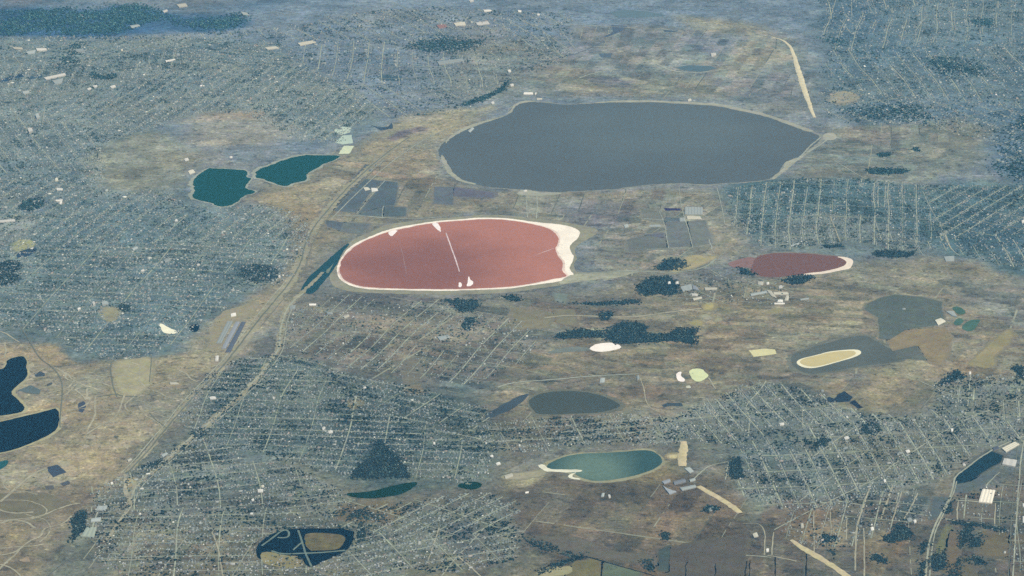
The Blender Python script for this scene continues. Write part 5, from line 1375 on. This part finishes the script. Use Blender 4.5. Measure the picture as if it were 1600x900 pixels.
# loose bushes and single trees over the dry plain
nb = 42000
bx_, by_ = rng.uniform(X0, X1, nb), rng.uniform(Y0, 27000, nb)
bp_ = to_px(bx_, by_)
ok = (bp_[0] > -20) & (bp_[0] < 1620) & (bp_[1] > 60) & (bp_[1] < 920) & ~at(BLOCKED, bx_, by_) & (at(_CL, bx_, by_) > .05 + rng.uniform(0, .5, nb))
TX, TY, TR = np.concatenate([TX, bx_[ok]]), np.concatenate([TY, by_[ok]]), np.concatenate([TR, rng.uniform(1.8, 4.5, ok.sum())])

house_mat = mat("house_walls_and_roofs", (1, 1, 1), var=.08, scales=(12,), attr='tint', spec=.15, rough=.7)
def house_arrays(x, y, w, d, h, r, c):
    """Small houses: four walls and a low two-pitch roof, wall colour a little different from the roof."""
    n = len(x)
    ca, sa = np.cos(r), np.sin(r)
    loc = [(-1, -1, 0), (1, -1, 0), (1, 1, 0), (-1, 1, 0), (-1, -1, 1), (1, -1, 1), (1, 1, 1), (-1, 1, 1), (-1, 0, 1.38), (1, 0, 1.38)]
    v = np.zeros((n, 10, 3), np.float32)
    for i, (a, b, z) in enumerate(loc):
        X, Y = a * w / 2, b * d / 2
        v[:, i, 0], v[:, i, 1], v[:, i, 2] = x + X * ca - Y * sa, y + X * sa + Y * ca, z * h
    F = [(0, 1, 5), (0, 5, 4), (2, 3, 7), (2, 7, 6), (1, 2, 6), (1, 6, 5), (5, 6, 9), (3, 0, 4), (3, 4, 7), (7, 4, 8), (4, 5, 9), (4, 9, 8), (6, 7, 8), (6, 8, 9)]
    f = np.array(F)[None] + (np.arange(n) * 10)[:, None, None]
    cc = np.repeat(c[:, None, :], 10, axis=1)
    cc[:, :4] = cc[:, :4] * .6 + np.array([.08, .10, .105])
    return v.reshape(-1, 3), f.reshape(-1, 3), cc.reshape(-1, 3)
# the 300 nearest houses are single objects, the rest one mass
hpx, hpy = to_px(HX, HY)
inside = (hpx > 3) & (hpx < 1597) & (hpy < 897) & (HW > 8) & (hpy > 0)
order = np.argsort(np.where(inside, -hpy, 1e9))[:290]
single = np.zeros(len(HX), bool)
single[order] = True
rest = ~single
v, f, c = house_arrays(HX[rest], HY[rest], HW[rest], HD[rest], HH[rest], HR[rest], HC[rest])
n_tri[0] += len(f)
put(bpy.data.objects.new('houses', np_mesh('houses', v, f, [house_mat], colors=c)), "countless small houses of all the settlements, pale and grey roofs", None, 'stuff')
variants = []
for tone, c in (("pale grey", (.36, .39, .375)), ("brown", (.25, .21, .17)), ("dark grey", (.18, .205, .21)), ("white", (.76, .75, .71))):
    z = np.zeros(1)
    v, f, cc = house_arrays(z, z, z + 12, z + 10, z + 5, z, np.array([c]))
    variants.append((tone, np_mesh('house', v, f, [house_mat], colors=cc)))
where = {"south": "in the settlement around the dyked pond", "parcels": "among the sparse plots at the lower right", "edge": "near the straight road at the right edge", "east": "in the south-eastern town", "central": "in the central town"}
first = {}
for k in order:
    lum = HC[k].mean()
    vi = 3 if lum > .55 else 1 if HC[k][0] > HC[k][2] * 1.2 else 0 if lum > .25 else 2
    tone, me = variants[vi]
    if vi not in first:
        o = first[vi] = bpy.data.objects.new('house', me)
    else:
        o = first[vi].copy()
    town = where.get(TOWNS[HT[k]][0], "at the near edge of the plain")
    o.location = (HX[k], HY[k], 0)
    o.rotation_euler = (0, 0, HR[k])
    o.scale = (HW[k] / 12, HD[k] / 10, HH[k] / 5)
    if o.name not in COL.objects: COL.objects.link(o)
    hx = hpx[k]
    spot_ = ("at the far left end of the settlement" if hx < 220 else "left of the dyked pond" if hx < 400 else "below the dyked pond" if hx < 560 else "right of the dyked pond" if hx < 690 else "by the pale slanting road" if hx < 860 else "by the drainage ditch" if hx < 1150 else town)
    town = spot_
    o['label'] = f"small {tone} house near the bottom edge, {spot_}"
    o['category'] = "house"
    o['group'] = f"{tone} houses {town}"
v, f, c = blob_arrays(TX, TY, TR, TR * rng.uniform(.9, 1.5, len(TX)), 0, tree_colors(len(TX), np.where(TY > 20500, 1.0, 0.0)[:, None] * np.array([[.056, .082, .068]]) + np.where(TY > 20500, 0.0, 1.0)[:, None] * np.array([[.022, .036, .029]]), .35))  # trees past a set distance are tinted paler, haze put into the colour
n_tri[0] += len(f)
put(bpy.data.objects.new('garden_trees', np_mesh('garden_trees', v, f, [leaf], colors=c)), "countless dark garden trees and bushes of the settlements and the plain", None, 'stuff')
print("HOUSES", len(HX), "TREES", len(TX), "TRIS", n_tri[0])

# ================================================================== LARGE BUILDINGS
roof_m = {}
def roof_mat(rgb):
    if rgb not in roof_m:
        roof_m[rgb] = (mat("roof_sheeting", rgb, var=.05, scales=(15,), rough=.55, spec=.2), mat("wall_render", tuple(.5 * c + .12 for c in rgb), var=.06, scales=(10,), rough=.8))
    return roof_m[rgb]
WHITE, CREAM, PALE, GREYR, REDR, DARKR = (.78, .82, .74), (.66, .68, .54), (.40, .47, .44), (.28, .32, .34), (.36, .2, .15), (.13, .15, .18)
def building(q, rgb, label, name='warehouse', cat='warehouse', h=9.0, group=None, ridges=1):
    """q: the four roof corners in the photograph, clockwise from the far left corner. Walls and pitched roof are parts."""
    p = np.array([gp(px, py) for px, py in q])
    p = p + (np.array([[0, 0]]) - p * h / CAM_H)          # roof corners are seen h above the ground
    o = p.mean(0)
    px_w = max(a for a, _ in q) - min(a for a, _ in q)
    if px_w < 14: p = o + (p - o) * (.72 if px_w < 9 else .84)      # small roofs are shrunk from their traced outline
    rgb = tuple(round(c * k, 3) for c, k in zip(rgb, [rng.choice([.68, .8, .9, 1.0])] * 3))
    e = bpy.data.objects.new(name, None)
    e.location = (o[0], o[1], 0)
    e.empty_display_size = 5
    put(e, label, cat, None, group)
    p = p - o
    if np.cross(p[1] - p[0], p[2] - p[1]) < 0: p = p[::-1]
    # put the long side first
    if np.hypot(*(p[1] - p[0])) < np.hypot(*(p[2] - p[1])): p = np.roll(p, -1, 0)
    A, B, C, D = p
    rm, wm = roof_mat(rgb)
    bv = [(*k, 0) for k in p] + [(*k, h) for k in p]
    bf = [(i, (i + 1) % 4, (i + 1) % 4 + 4, i + 4) for i in range(4)]
    mw = bpy.data.meshes.new('wall')
    mw.from_pydata(bv, [], bf)
    mw.materials.append(wm)
    put(bpy.data.objects.new('wall', mw), parent=e)
    # roof: RIDGES low gables side by side along the long axis, with a small overhang
    g = .6
    n = ridges
    rv, rf = [], []
    span = np.hypot(*(D - A)) / n
    rise = min(3.0, span * .12)
    out = lambda P: P + P / max(np.hypot(*P), 1) * g
    A, B, C, D = (out(P) for P in (A, B, C, D))
    for i in range(n):
        t0, t1, tm = i / n, (i + 1) / n, (i + .5) / n
        l0, l1, lm = A + (D - A) * t0, A + (D - A) * t1, A + (D - A) * tm
        r0, r1, rm_ = B + (C - B) * t0, B + (C - B) * t1, B + (C - B) * tm
        b = len(rv)
        rv += [(*l0, h + .05), (*r0, h + .05), (*rm_, h + .05 + rise), (*lm, h + .05 + rise), (*r1, h + .05), (*l1, h + .05)]
        rf += [(b, b + 1, b + 2, b + 3), (b + 3, b + 2, b + 4, b + 5), (b + 1, b + 4, b + 2), (b, b + 3, b + 5)]
    mr = bpy.data.meshes.new('roof')
    mr.from_pydata(rv, [], rf)
    mr.materials.append(rm)
    put(bpy.data.objects.new('roof', mr), parent=e)
    return e
def spot(x, y, w, d, sl=0.0):
    """Roof corners from the middle, width and height in photo pixels; sl slants the sides and tops."""
    return [(x - w / 2 + d * .25, y - d / 2 - sl * w / 2), (x + w / 2 + d * .25, y - d / 2 + sl * w / 2), (x + w / 2 - d * .25, y + d / 2 + sl * w / 2), (x - w / 2 - d * .25, y + d / 2 - sl * w / 2)]
for q, rgb, l, n, c, h, r in (
 ([(68,121),(101,114),(103,117),(72,124)], WHITE, "long white warehouse with a slanting roof at the upper left of the far western town", 'warehouse', 'warehouse', 12, 3),
 ([(82,126),(99,122),(96,130),(86,131)], PALE, "grey-green hall just below the long white warehouse", 'hall', 'hall', 9, 1),
 ([(56,75),(72,75),(73,78),(58,79)], WHITE, "bright white hall below the dark forest belt", 'warehouse', 'warehouse', 12, 1),
 ([(18,73),(34,74),(36,77),(22,76)], CREAM, "thin cream hall at the far upper left", 'warehouse', 'warehouse', 12, 1),
 ([(40,81),(56,78),(54,83),(44,84)], PALE, "dull pale hall left of the bright white hall under the forest belt", 'warehouse', 'warehouse', 10, 1),
 ([(276,7),(290,5),(293,9),(280,11)], CREAM, "large cream roof above the dark forest belt", 'warehouse', 'warehouse', 12, 1),
 ([(253,17),(261,14),(263,17),(256,20)], WHITE, "small white roof above the dark forest belt", 'warehouse', 'warehouse', 10, 1),
 ([(203,40),(215,38),(219,40),(206,44)], PALE, "pale blue-grey hall inside the dark forest belt", 'hall', 'hall', 10, 1),
 ([(376,18),(386,20),(390,24),(380,23)], PALE, "pale hall at the right end of the forest belt", 'hall', 'hall', 10, 1),
 ([(135,139),(142,136),(144,139),(138,141)], WHITE, "left of two white roofs below the dark ragged wood", 'warehouse', 'warehouse', 9, 1),
 ([(144,134),(152,132),(153,135),(147,137)], WHITE, "small white roof between its two neighbours below the dark ragged wood", 'warehouse', 'warehouse', 9, 1),
 ([(171,135),(180,132),(182,136),(174,138)], WHITE, "right of the white roofs below the dark ragged wood", 'warehouse', 'warehouse', 9, 1),
 ([(34,143),(46,141),(47,145),(36,147)], PALE, "pale roof with a dark wall in the far western town", 'hall', 'hall', 9, 1),
 ([(42,200),(50,199),(52,204),(45,207)], WHITE, "bright white block with a yellowish yard in the western town", 'apartment_block', 'building', 20, 1),
 ([(54,178),(60,176),(63,183),(57,185)], PALE, "pale tall block beside the short pale street in the far western town", 'apartment_block', 'building', 22, 1),
 ([(117,77),(130,76),(132,80),(120,81)], PALE, "pale hall near the curved tree belt at the upper left", 'hall', 'hall', 10, 1),
 ([(258,94),(272,92),(274,93),(260,97)], WHITE, "thin white roof strip in the far western town", 'hall', 'hall', 9, 1),
 ([(275,84),(281,83),(282,86),(276,87)], PALE, "small pale roof above the thin white roof strip", 'hall', 'hall', 9, 1),
 ([(188,77),(192,76),(193,79),(189,80)], CREAM, "tiny cream roof in the far western town, alone", 'hall', 'hall', 9, 1),
 ([(413,74),(430,72),(436,75),(418,77)], CREAM, "cream hall left of the long pale hall in the far plain", 'warehouse', 'warehouse', 10, 1),
 ([(465,67),(488,63),(497,62),(494,66),(470,70)][:2] + [(494,66),(469,71)], CREAM, "long cream hall right of the other cream hall in the far plain", 'warehouse', 'warehouse', 10, 2),
 ([(683,96),(722,91),(725,95),(686,101)], PALE, "long pale green-roofed hall in the far plain", 'warehouse', 'warehouse', 10, 2),
 ([(682,39),(696,38),(699,42),(686,44)], REDR, "reddish roof of the far factory row", 'factory', 'factory', 10, 1),
 ([(709,36),(726,34),(728,39),(712,40)], CREAM, "yellowish roof of the far factory row, right of the reddish one", 'factory', 'factory', 10, 1),
 ([(743,35),(762,33),(765,37),(746,39)], WHITE, "white roof at the right of the far factory row", 'factory', 'factory', 10, 1),
 ([(672,33),(677,33),(677,37),(673,37)], PALE, "small pale block at the left of the far factory row", 'factory', 'factory', 10, 1),
 ([(755,15),(766,15),(769,17),(757,18)], WHITE, "thin white roof above the far factory row", 'factory', 'factory', 10, 1),
 ([(732,0),(740,-1),(741,2),(734,3)], WHITE, "small white roof cut by the top edge", 'factory', 'factory', 10, 1),
 ([(808,15),(816,16),(815,20),(809,19)], WHITE, "white roof at the far middle of the plain", 'hall', 'hall', 9, 1),
 ([(838,21),(844,21),(844,24),(839,24)], WHITE, "smaller white roof right of the white roof at the far middle", 'hall', 'hall', 9, 1),
 ([(1110,83),(1119,82),(1120,86),(1111,88)], WHITE, "lone bright white hall on the plain north of the grey lake", 'hall', 'hall', 12, 1),
 ([(819,144),(832,144),(833,147),(818,147)], WHITE, "long bright white hall behind the top left shore of the grey lake", 'hall', 'hall', 9, 1),
 ([(836,144),(839,144),(838,148),(835,148)], WHITE, "tiny white annexe right of the long white hall behind the grey lake", 'hall', 'hall', 9, 1),
 ([(838,153),(848,153),(848,155),(838,156)], CREAM, "low cream shed on the far shore of the grey lake", 'shed', 'shed', 6, 1),
 ([(1074,155),(1080,153),(1082,157),(1074,159)], CREAM, "small cream house on the far shore of the grey lake", 'house', 'house', 7, 1),
 ([(817,297),(824,296),(825,299),(817,300)], WHITE, "small white beach house at the head of the two tracks", 'house', 'house', 6, 1),
 ([(1070,323),(1098,324),(1098,335),(1070,335)], PALE, "large pale grey-green greenhouse, the biggest of the group", 'greenhouse', 'greenhouse', 6, 6),
 ([(1073,337),(1094,338),(1096,342),(1074,342)], CREAM, "cream long greenhouse below the largest one", 'greenhouse', 'greenhouse', 6, 2),
 ([(1061,340),(1071,340),(1072,346),(1061,346)], PALE, "small square pale greenhouse at the lower left of the group", 'greenhouse', 'greenhouse', 6, 2),
 ([(1016,351),(1033,351),(1032,354),(1014,354)], PALE, "pinkish pale roof in the parcels right of the pink lake", 'shed', 'shed', 5, 1),
 ([(974,351),(982,350),(983,354),(976,356)], PALE, "pale farmhouse right of the pink lake's mud flat", 'house', 'house', 6, 1),
 ([(1043,440),(1048,439),(1049,444),(1043,444)], WHITE, "left of two bright white tanks houses in the large dark wood", 'shed', 'shed', 8, 1),
 ([(1055,440),(1061,439),(1061,444),(1055,444)], WHITE, "right of two bright white roofs in the large dark wood", 'shed', 'shed', 8, 1),
 ([(1063,448),(1080,444),(1082,452),(1074,457),(1066,454)][:3] + [(1067,455)], PALE, "pale grey-green yard roof of the farm right of the large dark wood", 'barn', 'barn', 7, 2),
 ([(1081,444),(1090,448),(1094,455),(1082,452)], GREYR, "dark grey barn right of the pale farm roof", 'barn', 'barn', 7, 1),
 ([(1080,458),(1092,459),(1091,463),(1080,462)], WHITE, "bright white barn below the grey farm roofs", 'barn', 'barn', 6, 1),
 ([(1082,466),(1096,463),(1097,466),(1084,469)], CREAM, "cream barn with a curved yard, lowest of the farm", 'barn', 'barn', 6, 1),
 ([(1101,449),(1121,449),(1120,452),(1102,453)], CREAM, "thin cream barn right of the farm", 'barn', 'barn', 6, 1),
 ([(1184,439),(1194,440),(1193,446),(1183,445)], CREAM, "yellowish roof at the upper left of the compound in front of the red lake", 'farm_building', 'building', 6, 1),
 ([(1197,441),(1202,440),(1203,444),(1197,445)], WHITE, "bright white small roof in the compound in front of the red lake", 'farm_building', 'building', 6, 1),
 ([(1216,446),(1223,445),(1224,450),(1216,451)], WHITE, "white roof at the right of the compound in front of the red lake", 'farm_building', 'building', 6, 1),
 ([(1172,459),(1196,454),(1199,457),(1174,462)], PALE, "long pale roof at the left of the compound in front of the red lake", 'farm_building', 'building', 6, 1),
 ([(1198,453),(1206,455),(1214,466),(1206,463)], CREAM, "cream slanting roof in the middle of the compound in front of the red lake", 'farm_building', 'building', 6, 1),
 ([(1208,456),(1230,456),(1233,460),(1210,460)], CREAM, "upper cream roof of the courtyard in front of the red lake", 'farm_building', 'building', 6, 1),
 ([(1228,461),(1234,461),(1232,470),(1225,470)], CREAM, "right wing of the courtyard in front of the red lake", 'farm_building', 'building', 6, 1),
 ([(1215,468),(1224,468),(1224,472),(1214,472)], WHITE, "white lower wing of the courtyard in front of the red lake", 'farm_building', 'building', 6, 1),
 ([(1210,473),(1226,473),(1226,475),(1210,475)], WHITE, "thin white shed below the courtyard in front of the red lake", 'farm_building', 'building', 5, 1),
 ([(1235,383),(1248,379),(1249,381),(1236,385)], PALE, "pale house above the small red lake", 'house', 'house', 6, 1),
 ([(1475,401),(1491,400),(1491,408),(1478,408)], PALE, "lone pale farm hall on the plain below the tree-lined town", 'farm_building', 'building', 7, 1),
 ([(1595,344),(1603,342),(1603,348),(1596,349)], WHITE, "white hall at the right edge of the tree-lined town", 'hall', 'hall', 8, 1),
 ([(1461,500),(1470,497),(1478,502),(1466,508)], CREAM, "cream farmstead roof left of the green irrigated plots", 'farm_building', 'building', 6, 1),
 ([(1478,486),(1490,486),(1496,495),(1488,493)], PALE, "pale roof among the green irrigated plots", 'farm_building', 'building', 6, 1),
 ([(1409,481),(1416,481),(1416,484),(1409,484)], PALE, "small pale hut on the large dark green-grey field", 'hut', 'hut', 5, 1),
 ([(1250,467),(1263,465),(1264,467),(1251,469)], PALE, "thin pale shed right of the courtyard compound", 'shed', 'shed', 5, 1),
 ([(482,474),(495,474),(495,477),(482,477)], WHITE, "small bright white hall below the left end of the pink lake", 'hall', 'hall', 7, 1),
 ([(452,478),(463,476),(462,483),(452,483)], PALE, "pale grey-green block left of the small white hall below the pink lake", 'hall', 'hall', 7, 1),
 ([(535,494),(545,490),(547,494),(538,498)], CREAM, "cream house on the plain below the pink lake", 'house', 'house', 6, 1),
 ([(683,526),(700,523),(703,527),(688,532)], PALE, "pale blue-grey hall on the plain below the ragged wood", 'hall', 'hall', 7, 1),
 ([(510,488),(520,487),(520,491),(511,491)], PALE, "pale shed right of the small white hall below the pink lake", 'shed', 'shed', 6, 1),
 ([(434,430),(438,429),(439,433),(435,434)], WHITE, "bright white block at the right edge of the western town", 'apartment_block', 'building', 12, 1),
 ([(306,413),(312,411),(314,414),(308,416)], WHITE, "bright white roof in the lower western town", 'hall', 'hall', 10, 1),
 ([(255,406),(262,403),(268,406),(258,411)], PALE, "pale roof cluster hall in the lower western town", 'hall', 'hall', 9, 1),
 ([(219,422),(226,420),(227,423),(220,425)], WHITE, "white roof in the lower western town below the pale hall", 'hall', 'hall', 9, 1),
 ([(205,388),(214,384),(217,387),(208,392)], PALE, "pale roof left of centre in the western town", 'hall', 'hall', 9, 1),
 ([(272,344),(277,341),(279,345),(273,347)], WHITE, "small white block at the end of the dark street in the western town", 'hall', 'hall', 9, 1),
 ([(87,293),(99,294),(99,297),(88,297)], WHITE, "thin white school roof below the yellowish yard in the western town", 'hall', 'hall', 10, 1),
 ([(86,312),(99,311),(98,314),(86,314)], WHITE, "upper white wing of an L shaped block in the western town", 'apartment_block', 'building', 14, 1),
 ([(93,314),(98,314),(96,320),(92,319)], WHITE, "lower white wing of an L shaped block in the western town", 'apartment_block', 'building', 14, 1),
 ([(0,344),(22,342),(24,345),(0,347)], WHITE, "long white hall at the left edge of the western town", 'warehouse', 'warehouse', 9, 1),
 ([(287,248),(294,246),(296,250),(289,252)], WHITE, "white hall above the rounded teal lake", 'hall', 'hall', 8, 1),
 ([(358,244),(364,244),(364,247),(358,247)], WHITE, "tiny white house on the reddish ground above the teal lakes", 'house', 'house', 6, 1),
 ([(293,267),(302,264),(306,269),(296,273)], CREAM, "yellowish hall at the left shore of the rounded teal lake", 'hall', 'hall', 7, 1),
 ([(85,279),(90,276),(92,282),(86,284)], CREAM, "cream block above the thin white school roof", 'hall', 'hall', 10, 1),
 ([(143,471),(148,470),(150,475),(145,477)], WHITE, "tall white block left of the round tan clearing", 'apartment_block', 'building', 20, 1),
 ([(158,471),(168,470),(170,475),(159,476)], PALE, "pale block above the round tan clearing", 'apartment_block', 'building', 15, 1),
 ([(120,481),(126,479),(127,482),(121,485)], WHITE, "white block further left of the round tan clearing", 'apartment_block', 'building', 15, 1),
 ([(360,490),(369,488),(370,493),(360,495)], WHITE, "white house at the head of the long grey sheds", 'hall', 'hall', 8, 1),
 ([(355,502),(364,502),(346,536),(338,536)], PALE, "pale long shed, left of the parallel railway sheds", 'railway_shed', 'shed', 7, 2),
 ([(368,503),(375,503),(353,544),(346,544)], GREYR, "grey long shed, middle of the parallel railway sheds", 'railway_shed', 'shed', 8, 1),
 ([(377,503),(384,503),(360,550),(352,550)], DARKR, "dark long shed, right of the parallel railway sheds", 'railway_shed', 'shed', 8, 1),
 ([(336,555),(343,554),(342,565),(335,565)], WHITE, "white hall at the lower end of the parallel railway sheds", 'hall', 'hall', 8, 1),
 ([(326,620),(337,619),(339,623),(328,624)], WHITE, "white shed between the two diagonal roads", 'shed', 'shed', 7, 1),
 ([(265,597),(275,597),(280,600),(266,600)], CREAM, "cream farmhouse on the tan plain by the highway", 'house', 'house', 6, 1),
 ([(198,718),(205,715),(207,718),(200,722)], CREAM, "yellowish shed on the tan ground at the lower left", 'shed', 'shed', 7, 1),
 ([(251,710),(258,707),(264,708),(254,715)], PALE, "pale shed beside the highway at the lower left", 'shed', 'shed', 6, 1),
 ([(172,754),(176,752),(178,756),(173,757)], WHITE, "white house left of the orange yard", 'house', 'house', 6, 1),
 ([(152,791),(168,790),(166,797),(151,797)], PALE, "pale green-grey depot roof, upper of three at the lower left", 'depot', 'depot', 7, 2),
 ([(143,810),(158,808),(157,814),(142,815)], PALE, "pale depot roof, middle of three at the lower left", 'depot', 'depot', 7, 1),
 ([(135,824),(151,824),(147,839),(126,838)], (.33,.40,.32), "green-grey sports hall, lower of three depot roofs at the lower left", 'depot', 'depot', 7, 3),
 ([(217,802),(221,801),(221,804),(217,804)], WHITE, "white house right of the orange dirt road", 'house', 'house', 6, 1),
 ([(392,780),(397,778),(398,782),(393,783)], WHITE, "upper white house at the left of the lower settlement lanes", 'house', 'house', 6, 1),
 ([(390,801),(396,801),(396,804),(390,804)], WHITE, "lower white house at the left of the lower settlement lanes", 'house', 'house', 6, 1),
 ([(402,764),(412,764),(412,769),(402,769)], WHITE, "bright white school roof in the settlement above the dyked pond", 'hall', 'hall', 8, 1),
 ([(407,758),(413,757),(414,761),(408,762)], CREAM, "small cream roof above the white school roof", 'hall', 'hall', 7, 1),
 ([(502,668),(506,665),(510,668),(504,675)], WHITE, "slanted white hall in the lower central town", 'hall', 'hall', 7, 1),
 ([(512,673),(520,672),(521,676),(513,677)], WHITE, "white hall right of the slanted one in the central town", 'hall', 'hall', 7, 1),
 ([(425,620),(429,619),(430,623),(426,624)], WHITE, "bright white house at the left of the central town", 'house', 'house', 7, 1),
 ([(567,604),(573,604),(573,607),(567,607)], WHITE, "white house at the top of the central town", 'house', 'house', 7, 1),
 ([(774,724),(781,721),(783,725),(776,727)], WHITE, "white house on the bare ground right of the central town, lower", 'house', 'house', 6, 1),
 ([(765,711),(771,710),(772,714),(766,715)], WHITE, "white house on the bare ground right of the central town, upper", 'house', 'house', 6, 1),
 ([(676,691),(680,690),(681,694),(677,695)], WHITE, "white house among the rows of the central town", 'house', 'house', 6, 1),
 ([(788,743),(800,739),(802,744),(790,748)], CREAM, "cream long shed left of the green lake", 'shed', 'shed', 5, 1),
 ([(938,590),(946,590),(945,598),(936,598)], PALE, "pale stone house below the long straight track", 'house', 'house', 6, 1),
 ([(994,586),(999,585),(1000,593),(995,595)], PALE, "grey farmhouse at the right end of the long straight track", 'house', 'house', 6, 1),
 ([(1217,661),(1226,660),(1226,664),(1218,665)], WHITE, "curved white hall in the south-eastern town", 'hall', 'hall', 6, 1),
 ([(1282,609),(1287,608),(1288,612),(1283,613)], PALE, "pale house above the three dark angular ponds", 'house', 'house', 6, 1),
 ([(1318,683),(1326,681),(1328,685),(1320,687)], WHITE, "white house on the slanting road of the south-eastern town", 'house', 'house', 6, 1),
 ([(1485,669),(1490,669),(1490,674),(1486,675)], WHITE, "bright white block in the dark grove along the long pale road", 'house', 'house', 9, 1),
 ([(1514,580),(1518,580),(1518,585),(1513,585)], WHITE, "white house at the top of the upright pale street", 'house', 'house', 6, 1),
 ([(1414,704),(1421,702),(1423,706),(1417,708)], WHITE, "small white hall in the plots of the south-eastern town", 'hall', 'hall', 6, 1),
 ([(1503,724),(1509,723),(1510,728),(1504,728)], WHITE, "white house above the dark green field at the right", 'house', 'house', 6, 1),
 ([(1565,700),(1585,690),(1593,694),(1572,706)], CREAM, "long cream warehouse, uppermost of three at the right edge", 'warehouse', 'warehouse', 9, 3),
 ([(1569,716),(1589,719),(1586,729),(1566,725)], WHITE, "bright white warehouse, middle of three at the right edge", 'warehouse', 'warehouse', 9, 2),
 ([(1535,764),(1555,766),(1550,786),(1529,784)], (.80,.80,.66), "large square whitish warehouse, lowest and biggest of three at the right edge", 'warehouse', 'warehouse', 9, 4),
 ([(1550,699),(1560,696),(1562,701),(1552,704)], DARKR, "dark shed left of the long cream warehouse", 'shed', 'shed', 7, 1),
 ([(1035,758),(1046,765),(1056,768),(1050,773),(1040,766)][:2] + [(1057,768),(1046,772)], (.36,.42,.44), "blue-grey factory roof at the left of the yard right of the green lake", 'factory', 'factory', 8, 2),
 ([(1062,762),(1086,757),(1088,761),(1066,766)], PALE, "long pale factory shed of the yard right of the green lake", 'factory', 'factory', 7, 1),
 ([(1034,752),(1046,748),(1048,752),(1038,756)], GREYR, "grey factory roof at the upper left of the yard right of the green lake", 'factory', 'factory', 7, 1),
 ([(1052,752),(1070,748),(1072,752),(1054,757)], GREYR, "grey factory roof in the middle of the yard right of the green lake", 'factory', 'factory', 7, 1),
 ([(1076,749),(1086,746),(1088,750),(1078,753)], PALE, "small pale factory roof at the right of the yard beside the green lake", 'factory', 'factory', 7, 1),
 ([(1070,732),(1078,730),(1084,736),(1078,739)], PALE, "pale roof between the upright embankment and the factory yard", 'factory', 'factory', 6, 1),
 ([(940,770),(946,769),(944,777),(938,777)], PALE, "pale ruin on the brown field below the green lake, left", 'hut', 'hut', 5, 1),
 ([(949,772),(954,772),(955,778),(951,779)], WHITE, "whitish hut on the brown field below the green lake, right", 'hut', 'hut', 5, 1),
 ([(820,768),(827,767),(827,770),(820,771)], WHITE, "white hut in the dark plot left of the brown field", 'hut', 'hut', 5, 1),
 ([(1106,795),(1112,792),(1114,798),(1108,799)], PALE, "pale farm in the low dark scrub", 'house', 'house', 6, 1),
 ([(1175,834),(1183,831),(1186,838),(1178,840)], CREAM, "cream farmhouse in its clearing at the bottom right", 'house', 'house', 6, 1),
 ([(1196,857),(1202,856),(1202,862),(1197,863)], WHITE, "white house beside the upright dirt track at the bottom", 'house', 'house', 6, 1),
 ([(1250,817),(1256,816),(1257,825),(1251,826)], CREAM, "cream house above the yellow embankment at the bottom", 'house', 'house', 6, 1),
 ([(1359,824),(1365,822),(1367,828),(1361,830)], WHITE, "white house at the left of the dark wood, lower right", 'house', 'house', 6, 1),
 ([(1416,810),(1424,808),(1427,813),(1419,816)], PALE, "pale shed above the dark wood, lower right, left one", 'shed', 'shed', 6, 1),
 ([(1426,812),(1432,811),(1433,816),(1428,818)], WHITE, "white shed above the dark wood, lower right, right one", 'shed', 'shed', 6, 1),
 ([(1380,749),(1384,748),(1385,753),(1381,754)], WHITE, "white house on the long pale road at the lower right", 'house', 'house', 6, 1),
 ([(1597,805),(1604,805),(1604,818),(1597,818)], WHITE, "white hall cut by the right edge at the lower right", 'hall', 'hall', 7, 1),
 ([(1597,786),(1604,786),(1604,792),(1597,792)], WHITE, "smaller white hall cut by the right edge", 'hall', 'hall', 7, 1),
 ([(567,293),(575,292),(580,296),(570,298)], CREAM, "left whitish farm roof in the dark crop field", 'farm_building', 'building', 6, 1),
 ([(579,293),(590,294),(592,298),(580,300)], WHITE, "right whitish farm roof in the dark crop field", 'farm_building', 'building', 6, 1),
 ([(730,205),(738,198),(742,200),(734,208)], PALE, "pale shed on the west beach of the grey lake", 'shed', 'shed', 6, 1),
 ([(766,160),(771,157),(774,161),(769,164)], WHITE, "white house behind the west beach of the grey lake", 'house', 'house', 7, 1),
 ([(792,109),(798,108),(800,112),(794,113)], WHITE, "upper white block of the village at the north-west of the grey lake", 'hall', 'hall', 9, 1),
 ([(796,131),(803,130),(804,134),(797,135)], WHITE, "lower white block of the village at the north-west of the grey lake", 'hall', 'hall', 9, 1),
):
    building(q, rgb, l, n, c, h, None, r)
